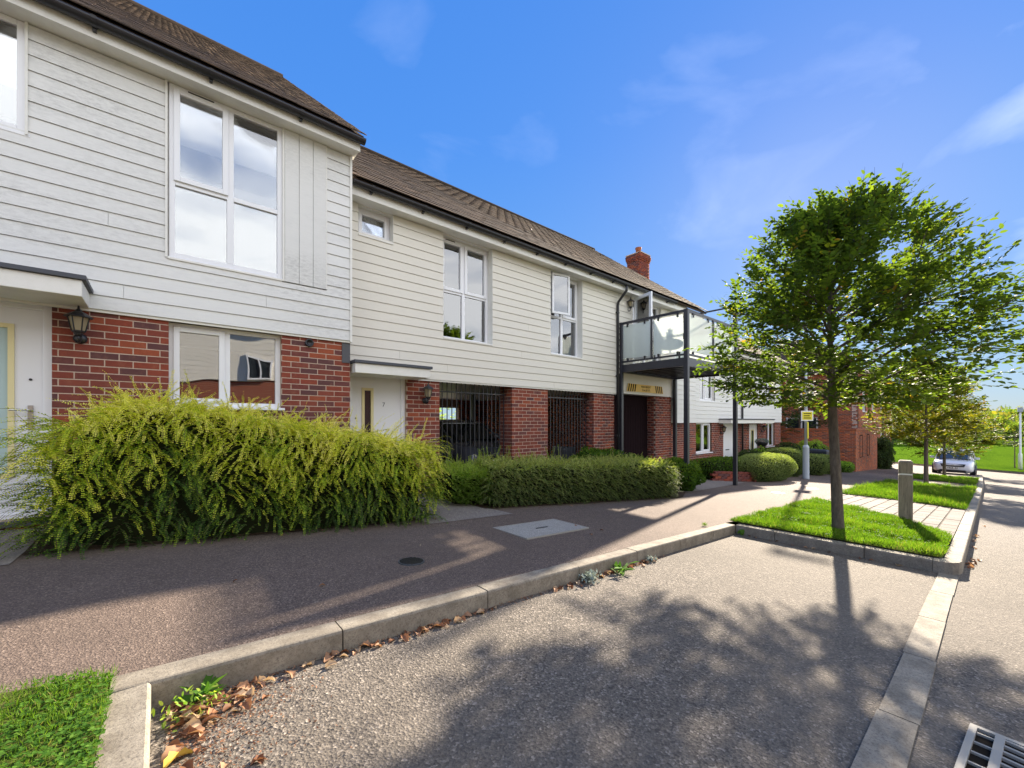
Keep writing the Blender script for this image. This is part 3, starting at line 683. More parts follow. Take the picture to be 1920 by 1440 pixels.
# ---- block paving strip: each block a part
pv = empty('paved_crossing'); tag(pv, kind='structure')
gA = [(6.60, 2.60), (6.60, .36), (8.35, .36), (9.05, .62), (9.75, 1.05), (10.45, 1.60), (11.0, 2.15), (11.3, 2.60)]    # first verge
gB = [(12.9, .36), (13.3, .9), (13.6, 1.8), (13.7, 2.60), (21.0, 2.60), (21.4, .36)]
gC = [(24.3, .40), (25.2, 1.4), (25.9, 2.60), (31.0, 2.60), (31.0, .42)]
def inside(p, poly):
    x, y = p; c = False; n = len(poly)
    for i in range(n):
        x1, y1 = poly[i]; x2, y2 = poly[(i+1) % n]
        if (y1 > y) != (y2 > y) and x < (x2-x1)*(y-y1)/(y2-y1)+x1: c = not c
    return c
def poly_sheet(name, pts, m, dz):
    mb = MB(); mb.poly([(x, y, pz(x, y)+dz) for x, y in pts]); return tag(mb.build(name, m), kind='structure')
poly_sheet('joint_bed', [(8.2, .365), (13.6, .365), (14.2, 2.595), (9.6, 2.595)], M['joint'], .004)
bl = MB().box(-.201, .201, -.093, .093, -.03, .03).mesh('paver', M['paver'])
for r in range(11):
    y = .445 + r*.21; k = 0; x = 8.0 + (.21 if r % 2 else 0)
    while x < 14.2:
        c = [(x-.19, y-.09), (x+.19, y-.09), (x-.19, y+.09), (x+.19, y+.09)]
        if y < 2.6 and not all(inside(q, gA) for q in c) and not all(inside(q, gB) for q in c) and x > 8.2:
            o = bpy.data.objects.new('paver', bl); COL.objects.link(o); o.parent = pv
            o.location = (x, y, pz(x, y)-.018+random.uniform(-.002, .002)); o.rotation_euler = (random.uniform(-.006, .006), math.atan(.055)+random.uniform(-.004, .004), random.uniform(-.008, .008))
        x += .42
for nm, g in (('grass_verge', gA), ('grass_verge', gB), ('grass_verge', gC)):
    poly_sheet(nm, g, M['turf'], .022)
gD = [(-.17, 2.56), (-.17, .36), (-4, .36), (-4, 2.74), (-.9, 2.70), (-.5, 2.68), (-.26, 2.64)]
poly_sheet('near_grass_verge', gD, M['turf'], .012)

# ---- grass blades
def grass(name, poly, n, hmin, hmax, wid, dz=.02, bias=None, label=None, cm='grass'):
    P = np.array(poly); lo, hi = P.min(0), P.max(0); out = []
    while len(out) < n:
        q = rng.uniform(lo, hi, (n*2, 2))
        for a in q:
            if inside(a, poly):
                if bias is not None and rng.random() > bias(a): continue
                if rng.random() < .75*max(0, -mn.noise(Vector((a[0]*2.1, a[1]*2.1, 9)))*2.2-.25): continue
                out.append(a)
                if len(out) >= n: break
    A2 = np.array(out); z = np.array([pz(x, y) for x, y in A2])+dz
    base = np.column_stack([A2, z])
    nz_ = np.array([mn.noise(Vector((x*1.7, y*1.7, 3)))+.5*mn.noise(Vector((x*6, y*6, 1))) for x, y in A2])
    L = rng.uniform(hmin, hmax, n)*np.clip(1+.9*nz_, .45, 2)
    A = np.column_stack([rng.normal(0, .42, n), rng.normal(0, .42, n), np.ones(n)])
    Nn = np.column_stack([rng.normal(0, 1, n), rng.normal(0, 1, n), rng.normal(0, .3, n)])
    rnd = np.clip(.45+.35*nz_+rng.normal(0, .18, n), 0, .93); rnd[rng.random(n) < .03] = 1.0
    me = leaves(name, base, A, Nn, L, np.full(n, wid)*rng.uniform(.7, 1.3, n), M[cm], {'rnd': rnd}, 'blade')
    o = link(name, me); tag(o, label, 'grass', kind='stuff'); return o
def grow(P, d=.035):
    c = np.mean(P, 0); return [tuple(np.array(p)+(np.array(p)-c)/np.linalg.norm(np.array(p)-c)*d) for p in P]
grass('verge_grass', grow(gA, .012), 46000, .035, .085, .0075, label='bright green grass on the verge round the nearest tree')
grass('verge_grass', grow(gB, .06), 36000, .06, .15, .011, label='long green grass on the middle verge behind the timber bollard')
grass('verge_grass', grow(gC, .06), 11000, .05, .11, .018, label='grass on the verge in front of the white car')
nearvis = lambda a: 1.0 if a[0] > -1.5 else .15
grass('near_grass', grow(gD, .02), 36000, .02, .05, .0035, bias=nearvis, label='short grass in the bottom left corner')
def clover(poly, n, rmin, rmax, name, label, dz=.03):
    P = np.array(poly); lo, hi = P.min(0), P.max(0); out = []
    while len(out) < n:
        a = rng.uniform(lo, hi)
        if inside(a, poly) and (a[0] > -1.6) and mn.noise(Vector((a[0]*3, a[1]*3, 8))) > -.15: out.append(a)
    A2 = np.repeat(np.array(out), 3, 0); m_ = len(A2); z = np.array([pz(x, y) for x, y in A2])+dz+np.repeat(rng.uniform(0, .022, n), 3)
    th = np.tile([0, 2.09, 4.19], n)+np.repeat(rng.uniform(0, 6.28, n), 3)
    A = np.column_stack([np.cos(th), np.sin(th), rng.uniform(-.1, .45, m_)]); Nn = np.column_stack([rng.normal(0, .2, m_), rng.normal(0, .2, m_), np.ones(m_)])
    L = np.repeat(rng.uniform(rmin, rmax, n), 3)
    me = leaves(name, np.column_stack([A2, z]), A, Nn, L, L*1.05, M['clover'], {'rnd': np.repeat(rng.random(n), 3)}, 'hex')
    tag(link(name, me), label, 'clover', kind='stuff')
clover(grow(gD, .015), 9000, .008, .016, 'clover', 'clover leaves among the grass in the bottom left corner', .018)
clover(gA, 900, .01, .018, 'clover', 'clover tufts in the verge round the nearest tree', .05)

# ================================================================== HOUSE 1 (weathered white boards)
h1 = empty('terraced_house', (0, 6.18, -1.0)); tag(h1, 'nearest house with mould-stained white weatherboards over red brick', 'house')
h1.location = (0, 0, 0)
YA = 6.18
W2 = (.077, 1.238, .14, 1.185); D1 = (-1.86, -.83, -.96, 1.19); W1 = (.078, 1.236, 1.90, 3.90); W0 = (-2.15, -1.0, 2.82, 3.90); PN = (1.236, 1.793, 1.86, 3.90)
ZC1 = 1.186
ch = wall_boxes('brick_wall', -4.6, 2.14, -1.4, ZC1, YA+.003, YA+.26, [W2, D1], M['mortar'], h1)
# reveals of brick either side of openings are part of the same wall
sp = brick_specs('y', YA, -4.6, 2.14, -1.4, ZC1, [W2, D1], z_ref=ZC1)
place_bricks(ch, sp, 290, lambda s: 0 if s[2] > -.25 else 50)
cl = wall_boxes('weatherboarding', -4.6, 2.14, ZC1, 4.0, YA+.001, YA+.24, [W1, W0], M['trim'], h1)
boards(cl, -4.6, 2.12, ZC1, 3.90, YA-.03, [(W1[0]-.012, W1[1], W1[2]-.01, 4), (W0[0], W0[1]+.01, W0[2]-.01, 4), PN], M['board1'], .1508, joints=[(2, 1.05), (6, -.42), (1, -.3)])
MB().box(-4.6, 2.13, YA-.030, YA+.0, ZC1-.03, ZC1-.002).build('drip_bead', M['trim'], cl)
MB().box(2.12, 2.15, YA-.058, YA+.2, ZC1-.02, 3.90).build('corner_trim', M['trim'], cl)
MB().box(W1[0]-.034, W1[0]-.012, YA-.058, YA+.0, W1[2]-.02, 3.90).box(W1[0]-.012, W1[1]+.02, YA-.055, YA, W1[2]-.035, W1[2]-.012).build('opening_trim', M['trim'], cl)
MB().box(W0[1], W0[1]+.02, YA-.058, YA+.0, W0[2]-.02, 3.90).build('opening_trim', M['trim'], cl)
pw = (1.793-1.262)/3
for k in range(3): MB().box(1.262+k*pw+.003, 1.262+(k+1)*pw-.003, YA-.052, YA, 1.87, 3.90).build('vertical_board', M['board1'], cl)
MB().box(1.236, 1.260, YA-.06, YA, 1.87, 3.90).box(1.786, 1.80, YA-.056, YA, 1.87, 3.9).build('opening_trim', M['trim'], cl)
window(h1, *W1, YA, -.03, [.665], [2.77], sashes=[(0, 1)], curtain='blind', vent=(.25, .50), label='tall four light window with white blinds')
window(h1, *W0, YA, -.03, [-1.6], [], sashes=[], curtain='blind', sill=True)
window(h1, W2[0], W2[1], W2[2]+.04, W2[3]-.02, YA, .10, [.64], [], sashes=[(0, 0)], curtain='dark', label='ground floor window reflecting the houses across the road')
ss = MB().box(-4.6, 2.19, 5.93, YA+.02, 3.905, 3.925).box(-4.6, 2.19, 5.91, 5.93, 3.88, 4.04).build('soffit', M['trim'], h1)
gutter(h1, -4.6, 2.23, 5.845, 4.02)
rf = MB(); _th = math.atan2(8.28-4.08, 11.1-5.85)
rf.hexa([(-4.6, 5.87, 4.02), (2.20, 5.87, 4.02), (2.20, 11.1, 8.20), (-4.6, 11.1, 8.20), (-4.6, 5.85, 4.08), (2.22, 5.85, 4.08), (2.22, 11.1, 8.27), (-4.6, 11.1, 8.27)])
rf.hexa([(-4.6, 11.1, 8.20), (2.20, 11.1, 8.20), (2.20, 16.2, 4.1), (-4.6, 16.2, 4.1), (-4.6, 11.1, 8.27), (2.22, 11.1, 8.27), (2.22, 16.3, 4.15), (-4.6, 16.3, 4.15)])
roof1 = rf.build('roof', M['tileS'], h1)
roof_tiles(roof1, -4.6, 2.24, (5.80, 4.06), (11.1, 8.27), .100, .165, .012, 290, 1.8)
MB().tube([(-4.6, 11.1, 8.30), (2.24, 11.1, 8.27)], .07, 10).build('ridge', M['tile'], roof1)
MB().poly([(2.15, 6.2, 3.9), (2.15, 16, 3.9), (2.15, 11.1, 8.2)]).box(2.05, 2.15, 6.45, 15.5, -1.4, 3.92).build('gable_wall', M['trim'], h1)
MB().box(-4.6, 2.05, 15.3, 15.5, -1.4, 3.92).box(-4.65, -4.6, 6.2, 15.5, -1.4, 3.92).build('rear_wall', M['mortar'], h1)
MB().box(-4.6, 2.05, 6.5, 15.3, 1.3, 1.4).build('upper_floor', M['room'], h1)
c1 = canopy(h1, -2.3, -.56, 5.60, YA-.03, 1.18, 1.37)
door(h1, *D1, YA+.09, pane=(-1.62, -1.12, -.52, .93), panemat=M['glassfrost'], handle_x=-.985, spy=(-.985, .42), label='white door with a long frosted pane')
MB().box(-1.9, -.8, YA-.04, YA+.09, -1.02, -.965).build('threshold', M['irongrey'], h1)
v_ = MB().lathe([(.001, 0), (.055, 0), (.055, .03), (.038, .03), (.036, .005), (.001, .005)], 18).build('boiler_vent', M['black'], h1, smooth=True)
v_.location = (1.575, YA-.005, 1.09); v_.rotation_euler = (R(90), 0, 0)
MB().box(2.02, 2.135, YA-.012, YA+.0, .86, 1.15).build('flashing', M['leadpatch'], h1, 'dark lead patch at the brick corner')
lantern((-.63, YA, .86), 'black lantern on brick beside the frosted glass door')

# ================================================================== HOUSE 2 (cream boards over carports)
h2 = empty('terraced_house'); tag(h2, 'house with cream weatherboards above open carports and door seven', 'house')
YB = 6.60; ZC2 = .755
D2 = (2.26, 3.247, -1.42, .80)
cap = [(3.904, 5.66, -2.2, ZC2), (6.738, 8.40, -2.2, ZC2)]
holes2 = [D2]+cap+[(9.28, 11.36, -2.3, .80)]
piers = []
for a_, b_, hl_, nm in ((2.14, 3.904, [D2], 'brick_wall'), (5.666, 6.738, [], 'brick_pier'), (8.406, 9.28, [], 'brick_pier'), (11.366, 12.3, [], 'brick_pier')):
    piers.append((b_, wall_boxes(nm, a_, b_-.004, -2.2, ZC2, YB+.003, YB+.44, hl_, M['mortar'], h2)))
def bw(s_): return next(o for b_, o in piers if s_[0] < b_+.03)
sp = brick_specs('y', YB, 2.14, 12.3, -2.2, ZC2, holes2, z_ref=ZC2)
for xs_, a in ((5.66, 0), (8.40, 0), (11.36, 0)): sp += [s for s in brick_specs('x', xs_, YB+.055, YB+.44, -2.2, ZC2, z_ref=ZC2)]
place_bricks(bw, sp, 290, lambda s: 0 if s[2] > -.75 else 30)
W3 = (2.40, 2.985, 3.0, 3.47); W4 = (3.96, 5.10, 1.555, 3.47); W5 = (6.79, 7.90, 1.56, 3.47); DB = (10.10, 11.60, 1.62, 3.47)
cl2 = wall_boxes('weatherboarding', 2.14, 13.9, ZC2, 3.6, YB+.001, YB+.24, [W3, W4, W5, DB, (9.45, 12.3, .7, .80)], M['trim'], h2)
boards(cl2, 2.15, 9.42, ZC2, 3.48, YB-.03, [(W3[0], W3[1], W3[2], 4), (W4[0], W4[1], W4[2]-.02, 4), (W5[0], W5[1], W5[2]-.02, 4)], M['board2'], .1514, joints=[(1, 4.05), (0, 6.9), (4, 5.9), (3, 8.3), (2, 3.1), (8, 6.1), (12, 8.6)])
boards(cl2, 9.43, 12.38, 1.30, 3.48, YB-.03, [DB], M['board2'], .1514)
boards(cl2, 12.40, 13.9, -.05, 3.48, YB-.03, [], M['board3'], .1514)
MB().box(2.15, 9.42, YB-.032, YB, ZC2-.03, ZC2-.002).build('drip_bead', M['trim'], cl2)
MB().box(9.45, 12.3, YB-.02, YB, .80, 1.298).build('arch_panel', M['board2'], cl2, 'plain cream panel over the passage')
MB().box(9.45, 12.3, YB-.025, YB+.44, .77, .798).build('arch_soffit', M['trim'], cl2)
for q in (W3, W4, W5):
    MB().box(q[1]-.004, q[1]+.0, YB-.05, YB+.14, q[2]-.02, 3.47).box(q[0], q[1], YB-.055, YB+.13, q[2]-.03, q[2]-.003).build('opening_trim', M['trim'], cl2)
window(h2, W3[0], W3[1]-.006, *W3[2:], YB, .09, [], [], sashes=[(0, 0)], curtain='net', sill=False)
window(h2, W4[0], W4[1]-.006, *W4[2:], YB, .11, [4.50], [2.47], sashes=[(0, 1), (1, 1)], curtain='net', sill=False, vent=(4.1, 4.3), label='four light window with net curtains')
window(h2, W5[0], W5[1]-.006, *W5[2:], YB, .11, [7.32], [2.47], sashes=[(1, 1)], curtain='sides', sill=False, label='four light window with one top sash open')
# the open top left sash, swung out from its left jamb
sh = MB(); S = .5; H_ = .93
sh.box(0, .045, -.02, .02, 0, H_).box(S-.045, S, -.02, .02, 0, H_).box(.045, S-.045, -.02, .02, 0, .045).box(.045, S-.045, -.02, .02, H_-.045, H_)
os_ = sh.build('open_sash', M['upvc'], h2); os_.location = (6.85, YB-.02, 2.50); os_.rotation_euler = (0, 0, R(-11))
MB().box(.045, S-.045, -.004, .004, .045, H_-.045).build('pane', M['glass'], os_)
# eaves, gutter, roof
MB().box(2.20, 13.95, 6.34, YB+.02, 3.485, 3.505).box(2.20, 13.95, 6.32, 6.34, 3.46, 3.62).build('soffit', M['trim'], h2)
gutter(h2, 2.2, 11.95, 6.25, 3.63, brackets=.9)
rf = MB()
rf.hexa([(2.2, 6.25, 3.60), (13.95, 6.25, 3.60), (14.35, 11.3, 7.45), (2.2, 11.3, 7.45), (2.2, 6.22, 3.66), (13.97, 6.22, 3.66), (14.37, 11.3, 7.50), (2.2, 11.3, 7.50)])
rf.hexa([(2.2, 11.3, 7.45), (14.35, 11.3, 7.45), (14.35, 16.4, 3.6), (2.2, 16.4, 3.6), (2.2, 11.3, 7.50), (14.37, 11.3, 7.50), (14.37, 16.4, 3.66), (2.2, 16.4, 3.66)])
roof2 = rf.build('roof', M['tileS'], h2)
roof_tiles(roof2, 2.2, 14.1, (6.18, 3.66), (11.3, 7.50), .235, .30, .013)
rg = MB(); x = 2.2
MB().tube([(2.2, 11.3, 7.53), (14.4, 11.3, 7.50)], .07, 10).build('ridge', M['tile'], roof2)
MB().box(13.90, 13.98, 6.32, 6.5, 3.42, 3.66).build('verge_box', M['trim'], roof2)
MB().poly([(13.9, 6.3, 3.5), (13.9, 16.3, 3.5), (14.2, 11.3, 7.4)]).build('gable_wall', M['trim'], h2)
# carport interior: floor is the yard, ceiling, side walls, rear wall with an opening
MB().box(2.16, 12.3, 7.05, 12.9, .76, .86).build('carport_ceiling', M['trim'], h2)
iw = MB().box(3.60, 3.89, 7.05, 12.6, -2.2, .76).build('carport_side_wall', M['mortar'], h2)
place_bricks(iw, [(s[0], s[1], s[2], *s[3:]) for s in brick_specs('x', 9.06, 7.06, 12.6, -2.2, .755, z_ref=ZC2)], 60, orange=True)  # lighter orange copy puts the light on this inner wall into its colour
MB().box(9.09, 9.28, 7.05, 12.6, -2.2, .76).build('pier_core', M['mortar'], h2)
rw_ = MB().box(8.12, 9.06, 12.4, 12.6, -2.2, .76).box(3.9, 8.12, 12.4, 12.6, .48, .76).box(9.28, 12.3, 12.4, 12.6, -2.2, .76).build('carport_rear_wall', M['mortar'], h2)
place_bricks(rw_, brick_specs('y', 12.37, 8.12, 9.06, -2.2, .755, z_ref=ZC2), 40, orange=True)  # rear wall lightened the same way, brick colour in place of light
MB().box(7.05, 7.25, 12.3, 12.5, -2.2, .76).box(6.6, 6.72, 9.4, 9.52, -2.2, .76).build('carport_post', M['steel_dark'], h2)
MB().box(11.6, 12.3, 7.05, 12.6, -2.2, .76).build('passage_wall', M['mortar'], h2)
gd = MB().box(9.28, 11.36, YB+.28, YB+.34, -2.2, .77).build('garage_door', M['rust'], h2, 'dark brown door closing the passage')
for k in range(16): MB().box(9.29+k*.129, 9.29+k*.129+.12, YB+.262, YB+.278, -2.2, .45).build('panel', M['rust'], gd)
# railings of the carports, every bar a part
def railing(x0, x1, label, n):
    r = empty('railing', (x0, YB+.2, 0)); tag(r, label, 'railing', 'black railings closing the carports')
    z0 = pz((x0+x1)/2, 6.6)-.02
    MB().box(.0, x1-x0, -.012, .012, .555, .58).build('rail', M['steel_dark'], r); MB().box(.0, x1-x0, -.02, .02, z0+.12, z0+.16).build('rail', M['steel_dark'], r)
    bm_ = MB().box(-.007, .007, -.007, .007, z0+.02, .755).mesh('bar', M['steel_dark'])
    for k in range(n): link('bar', bm_, r, (.06+k*(x1-x0-.12)/(n-1), 0, 0))
railing(3.91, 5.65, 'black vertical bar railing in the opening in front of the dark car', 16)
railing(6.75, 8.39, 'black vertical bar railing in the opening between the two wide brick piers', 15)
# door seven
canopy(h2, 2.18, 3.42, 6.08, YB-.03, .72, .90)
door(h2, 2.26, 3.247, -1.42, .80, YB+.08, pane=(2.53, 2.66, -.9, .52), panemat=M['glassdark'], number=('7', 2.87, .28), spy=(2.40, .05), label='white door numbered seven with a slim dark pane')
ic = empty('door_intercom', (2.21, YB-.005, .06)); tag(ic, 'small white doorbell box on brick left of door seven', 'doorbell')
MB().box(-.035, .035, -.02, .005, -.06, .06).build('casing', M['upvc'], ic, bevel=.004); MB().box(-.03, .03, -.025, .003, .065, .14).build('cover', M['black'], ic); MB().tube([(0, -.024, -.02), (0, -.019, -.02)], .012, 8).build('button', M['black'], ic)
lantern((3.60, YB, .37), 'black lantern on the narrow brick pier right of door seven')
lantern((9.86, YB, 3.10), 'black lantern on cream boards above the balcony')
# downpipe
dp = MB().tube([(9.33, 6.25, 3.58), (9.33, 6.25, 3.45), (9.33, 6.50, 3.20), (9.33, 6.52, 3.1), (9.33, 6.52, -1.7)], .036, 10).build('downpipe', M['black'], h2, smooth=True)
for z in (2.9, 1.2, -.4): MB().box(9.28, 9.38, 6.50, 6.60, z, z+.04).build('bracket', M['black'], dp)
# balcony doors
window(h2, 10.10, 11.60, 1.62, 3.47, YB, .06, [10.85], [], curtain='dark', sill=False)
lf = MB(); LW = .68; LH = 1.78
lf.box(0, .08, -.025, .025, 0, LH).box(LW-.08, LW, -.025, .025, 0, LH).box(.08, LW-.08, -.025, .025, 0, .1).box(.08, LW-.08, -.025, .025, LH-.08, LH)
dl = lf.build('open_door_leaf', M['upvc'], h2, 'white glazed balcony door standing open'); dl.location = (10.12, 6.52, 1.68); dl.rotation_euler = (0, 0, math.atan2(5.93-6.52, 9.94-10.12))
MB().box(.08, LW-.08, -.005, .005, .1, LH-.08).build('pane', M['glass'], dl)
# max height sign
sg = empty('height_sign', (10.76, YB-.045, .95)); tag(sg, 'yellow height limit sign with black hazard stripes over the passage', 'sign')
MB().box(-.88, .88, .0, .02, -.11, .11).build('board', M['board2'], sg)
MB().poly([(-.90, -.004, .11), (.90, -.004, .11), (.97, -.004, -.11), (-.97, -.004, -.11)][::-1]).build('yellow_panel', M['signyellow'], sg)
for s in (-1, 1):
    for k in range(4):
        xa = .50+k*.105; m = MB(); dx = .05
        q = [(s*xa, -.005, .105), (s*(xa+.055), -.005, .105), (s*(xa+.055+dx), -.005, -.105), (s*(xa+dx), -.005, -.105)]
        m.poly(q if s < 0 else q[::-1]).build('stripe', M['ink'], sg)
text('lettering', 'MAX HEIGHT', (0, -.007, .045), .085, M['ink'], sg); text('lettering', "2.1m (6'11\")", (0, -.007, -.05), .085, M['ink'], sg)

# ---- balcony
bal = empty('balcony', (9.9, 6.6, 0)); tag(bal, 'dark steel balcony with frosted glass panels above the passage', 'balcony')
bal.location = (0, 0, 0)
XB0, XB1, YF, YR = 9.50, 12.35, 4.71, 6.50; ZD = 1.52
def post(x, y, z1, z0=None, s=.05): MB().box(x-s, x+s, y-s, y+s, (pz(x, y) if z0 is None else z0), z1).build('post', M['steel_dark'], bal, bevel=.006)
post(XB0, YF, 2.67); post(XB1, YF, 3.28); post(XB0, YR+.03, 2.67, s=.045); post(XB1, YR, 1.32, s=.05)
MB().box(XB0-.04, XB0+.04, YF+.05, YR, ZD-.20, ZD).build('beam', M['steel_dark'], bal); MB().box(XB1-.04, XB1+.04, YF+.05, YR, ZD-.20, ZD).build('beam', M['steel_dark'], bal)
MB().box(XB0+.05, XB1-.05, YF-.04, YF+.04, ZD-.20, ZD).build('beam', M['steel_dark'], bal); MB().box(XB0+.05, XB1-.05, YR-.04, YR+.04, ZD-.20, ZD-.002).build('beam', M['steel_dark'], bal)
k = 0
for i in range(8):
    x = XB0+.3+i*(XB1-XB0-.6)/7; MB().box(x-.03, x+.03, YF+.05, YR-.05, ZD-.16, ZD-.03).build('joist', M['steel_dark'], bal)
for i in range(11):
    y = YF+.06+i*.136; MB().box(XB0+.045, XB1-.045, y, y+.128, ZD-.025, ZD+.0).build('deck_board', M['timber'], bal)
for z, hh in ((2.64, .03), (1.60, .02)):
    MB().box(XB0-.025, XB0+.025, YF+.05, YR, z-hh, z+hh).build('rail', M['steel_dark'], bal)
    MB().box(XB0+.05, XB1-.05, YF-.025, YF+.025, z-hh, z+hh).build('rail', M['steel_dark'], bal)
    MB().box(XB1-.025, XB1+.025, YF+.05, YR, z-hh, z+hh).build('rail', M['steel_dark'], bal)
MB().box(XB1-.02, XB1+.02, YF+.05, YR+.1, 3.23, 3.27).build('awning_bar', M['steel_dark'], bal)
my = (YF+YR)/2+.02; MB().box(XB0-.024, XB0+.024, my-.02, my+.02, 1.60, 2.62).build('mid_post', M['steel_dark'], bal)
mx_ = (XB0+XB1)/2; MB().box(mx_-.02, mx_+.02, YF-.024, YF+.024, 1.60, 2.62).build('mid_post', M['steel_dark'], bal)
def gpanel(a, b):
    (x0, y0), (x1, y1) = a, b
    if abs(x0-x1) < .01: g = MB().box(x0-.006, x0+.006, y0+.04, y1-.04, 1.68, 2.57)
    else: g = MB().box(x0+.04, x1-.04, y0-.006, y0+.006, 1.68, 2.57)
    p = g.build('glass_panel', M['frost'], bal)
    for t in (.2, .8):
        xx, yy = x0+(x1-x0)*t, y0+(y1-y0)*t
        for z in (1.64, 2.56): MB().box(xx-.022, xx+.022, yy-.022, yy+.022, z-.04, z+.05).build('clamp', M['black'], p)
gpanel((XB0, YF+.05), (XB0, my-.02)); gpanel((XB0, my+.02), (XB0, YR)); gpanel((XB0+.05, YF), (mx_-.02, YF)); gpanel((mx_+.02, YF), (XB1-.05, YF)); gpanel((XB1, YF+.05), (XB1, YR))
bt = empty('balcony_table', (10.3, 5.3, ZD)); tag(bt, 'small round dark table behind the frosted balcony glass', 'table')
MB().lathe([(.001, .68), (.33, .68), (.33, .71), (.001, .71)], 20).build('table_top', M['black'], bt); MB().lathe([(.025, .02), (.025, .68)], 8).build('stem', M['black'], bt); MB().lathe([(.2, 0), (.19, .02), (.001, .03)], 16).build('base', M['black'], bt)
pp = empty('potted_plant', (10.25, 5.3, ZD+.71)); tag(pp, 'leafy potted plant on the small balcony table', 'plant')
MB().lathe([(.06, 0), (.085, .14), (.08, .14), (.001, .12)], 14).build('pot', M['clay'], pp)
n = 140; th = rng.uniform(0, 6.28, n); A = np.column_stack([np.cos(th), np.sin(th), rng.uniform(.3, 2, n)])
link('foliage', leaves('foliage', np.column_stack([rng.normal(0, .03, n), rng.normal(0, .03, n), rng.uniform(.1, .3, n)]), A, rng.normal(0, 1, (n, 3)), rng.uniform(.06, .14, n), rng.uniform(.02, .04, n), M['leaf_dark'], {'rnd': rng.random(n)}), pp)

# ================================================================== HOUSE 3
h3 = empty('terraced_house'); tag(h3, 'lower white boarded brick house beyond the balcony with two front doors', 'house')
YC = 6.95; ZC3 = -.05
D3 = (17.05, 18.2, -2.2, -.07); D4 = (19.75, 20.75, -2.3, -.09); Wa = (14.72, 16.0, -1.16, -.05); Wb = (21.8, 23.0, -1.2, -.07)
b3 = wall_boxes('brick_wall', 12.3, 23.9, -2.7, ZC3, YC+.003, YC+.26, [D3, D4, Wa, Wb], M['mortar'], h3)
place_bricks(b3, brick_specs('y', YC, 12.3, 23.9, -2.7, ZC3, [D3, D4, Wa, Wb], z_ref=ZC3), 290, lambda s: 0 if s[2] > -1.6 else 40)
Wc = (14.95, 16.2, .78, 2.2); Wd = (21.6, 22.9, .78, 2.2)
c3 = wall_boxes('weatherboarding', 13.9, 23.9, ZC3, 2.75, YC+.001, YC+.24, [Wc, Wd], M['trim'], h3)
boards(c3, 12.42, 23.9, ZC3, 2.70, YC-.03, [Wc, Wd], M['board3'], .152)
window(h3, *Wa, YC, .07, [15.36], [], sashes=[(1, 0)], curtain='sides', sill=True)
window(h3, *Wb, YC, .07, [22.4], [], sashes=[], curtain='dark', sill=True)
window(h3, *Wc, YC, .07, [15.5], [], sashes=[(1, 0)], curtain='net', sill=True)
window(h3, *Wd, YC, .07, [22.25], [], sashes=[], curtain='net', sill=True)
door(h3, *D3, YC+.05, label='white front door behind the tall balcony post'); door(h3, *D4, YC+.05, pane=(20.1, 20.4, -1.3, -.4), panemat=M['glassdark'], label='white front door behind the hanging basket')
dr = MB().box(17.4, 17.72, YC+.035, YC+.052, -1.17, -1.13).build('letterbox', M['irongrey'], h3)
canopy(h3, 16.55, 21.3, 6.45, YC-.03, -.08, .10)
MB().tube([(18.75, 6.86, 2.7), (18.75, 6.86, -2.6)], .04, 8).build('downpipe', M['black'], h3, smooth=True)
MB().box(13.9, 23.95, 6.7, YC+.02, 2.70, 2.72).box(13.9, 23.95, 6.68, 6.70, 2.68, 2.84).build('soffit', M['trim'], h3)
gutter(h3, 14.2, 23.95, 6.61, 2.84, brackets=1.8)
rf = MB(); rf.hexa([(14.0, 6.6, 2.80), (23.95, 6.6, 2.80), (23.95, 11.3, 6.10), (14.0, 11.3, 6.10), (14.0, 6.58, 2.86), (23.97, 6.58, 2.86), (23.97, 11.3, 6.16), (14.0, 11.3, 6.16)])
rf.hexa([(14.0, 11.3, 6.10), (23.95, 11.3, 6.10), (23.95, 16, 2.8), (14.0, 16, 2.8), (14.0, 11.3, 6.16), (23.97, 11.3, 6.16), (23.97, 16, 2.86), (14.0, 16, 2.86)])
roof3 = rf.build('roof', M['tileS'], h3); roof_tiles(roof3, 14.0, 24.0, (6.55, 2.88), (11.3, 6.16), .15, .25, .02, limit=0)
MB().poly([(23.9, 7, 2.7), (23.9, 15.6, 2.7), (23.9, 11.3, 6.1)]).box(23.6, 23.9, 7.2, 15.6, -3, 2.75).box(14.0, 23.6, 15.3, 15.6, -3, 2.75).build('gable_wall', M['mortar'], h3)
chm = MB().box(17.45, 18.25, 10.95, 11.65, 5.4, 7.75).build('chimney', M['mortar'], roof3)
for i, e in enumerate((.02, .045, .06, .06, .03)): MB().box(17.445-e, 18.255+e, 10.95-e, 11.65+e, 7.75+i*.075, 7.824+i*.075).build('corbel_course', M['brickS'], chm)
cb = brick_specs('y', 10.935, 17.43, 18.27, 5.6, 7.75)+brick_specs('x', 17.435, 10.95, 11.65, 5.6, 7.75)
for i, e in enumerate((.02, .045, .06, .06, .03)):
    z0 = 7.75+i*.075; cb += brick_specs('y', 10.935-e, 17.43-e, 18.27+e, z0, z0+.074, z_ref=7.75, depth=.09+e)+brick_specs('x', 17.435-e, 10.95-e, 11.65+e, z0, z0+.074, z_ref=7.75, depth=.09+e)
a = np.array(cb); sw = a[:, 6] > .5
tag(link('brickwork', np_boxes('brickwork', a[:, :3], np.where(sw, a[:, 4], a[:, 3])/2, np.where(sw, a[:, 3], a[:, 4])/2, a[:, 5]/2, M['brickS']), chm), kind='stuff')
MB().box(17.4, 18.3, 10.88, 11.72, 8.1, 8.14).build('capping', M['mortar'], chm); MB().lathe([(.14, 8.12), (.12, 8.40), (.15, 8.42), (.15, 8.5), (.1, 8.5)], 14, (17.8, 11.25, 0)).build('pot', M['clay'], chm, smooth=True)
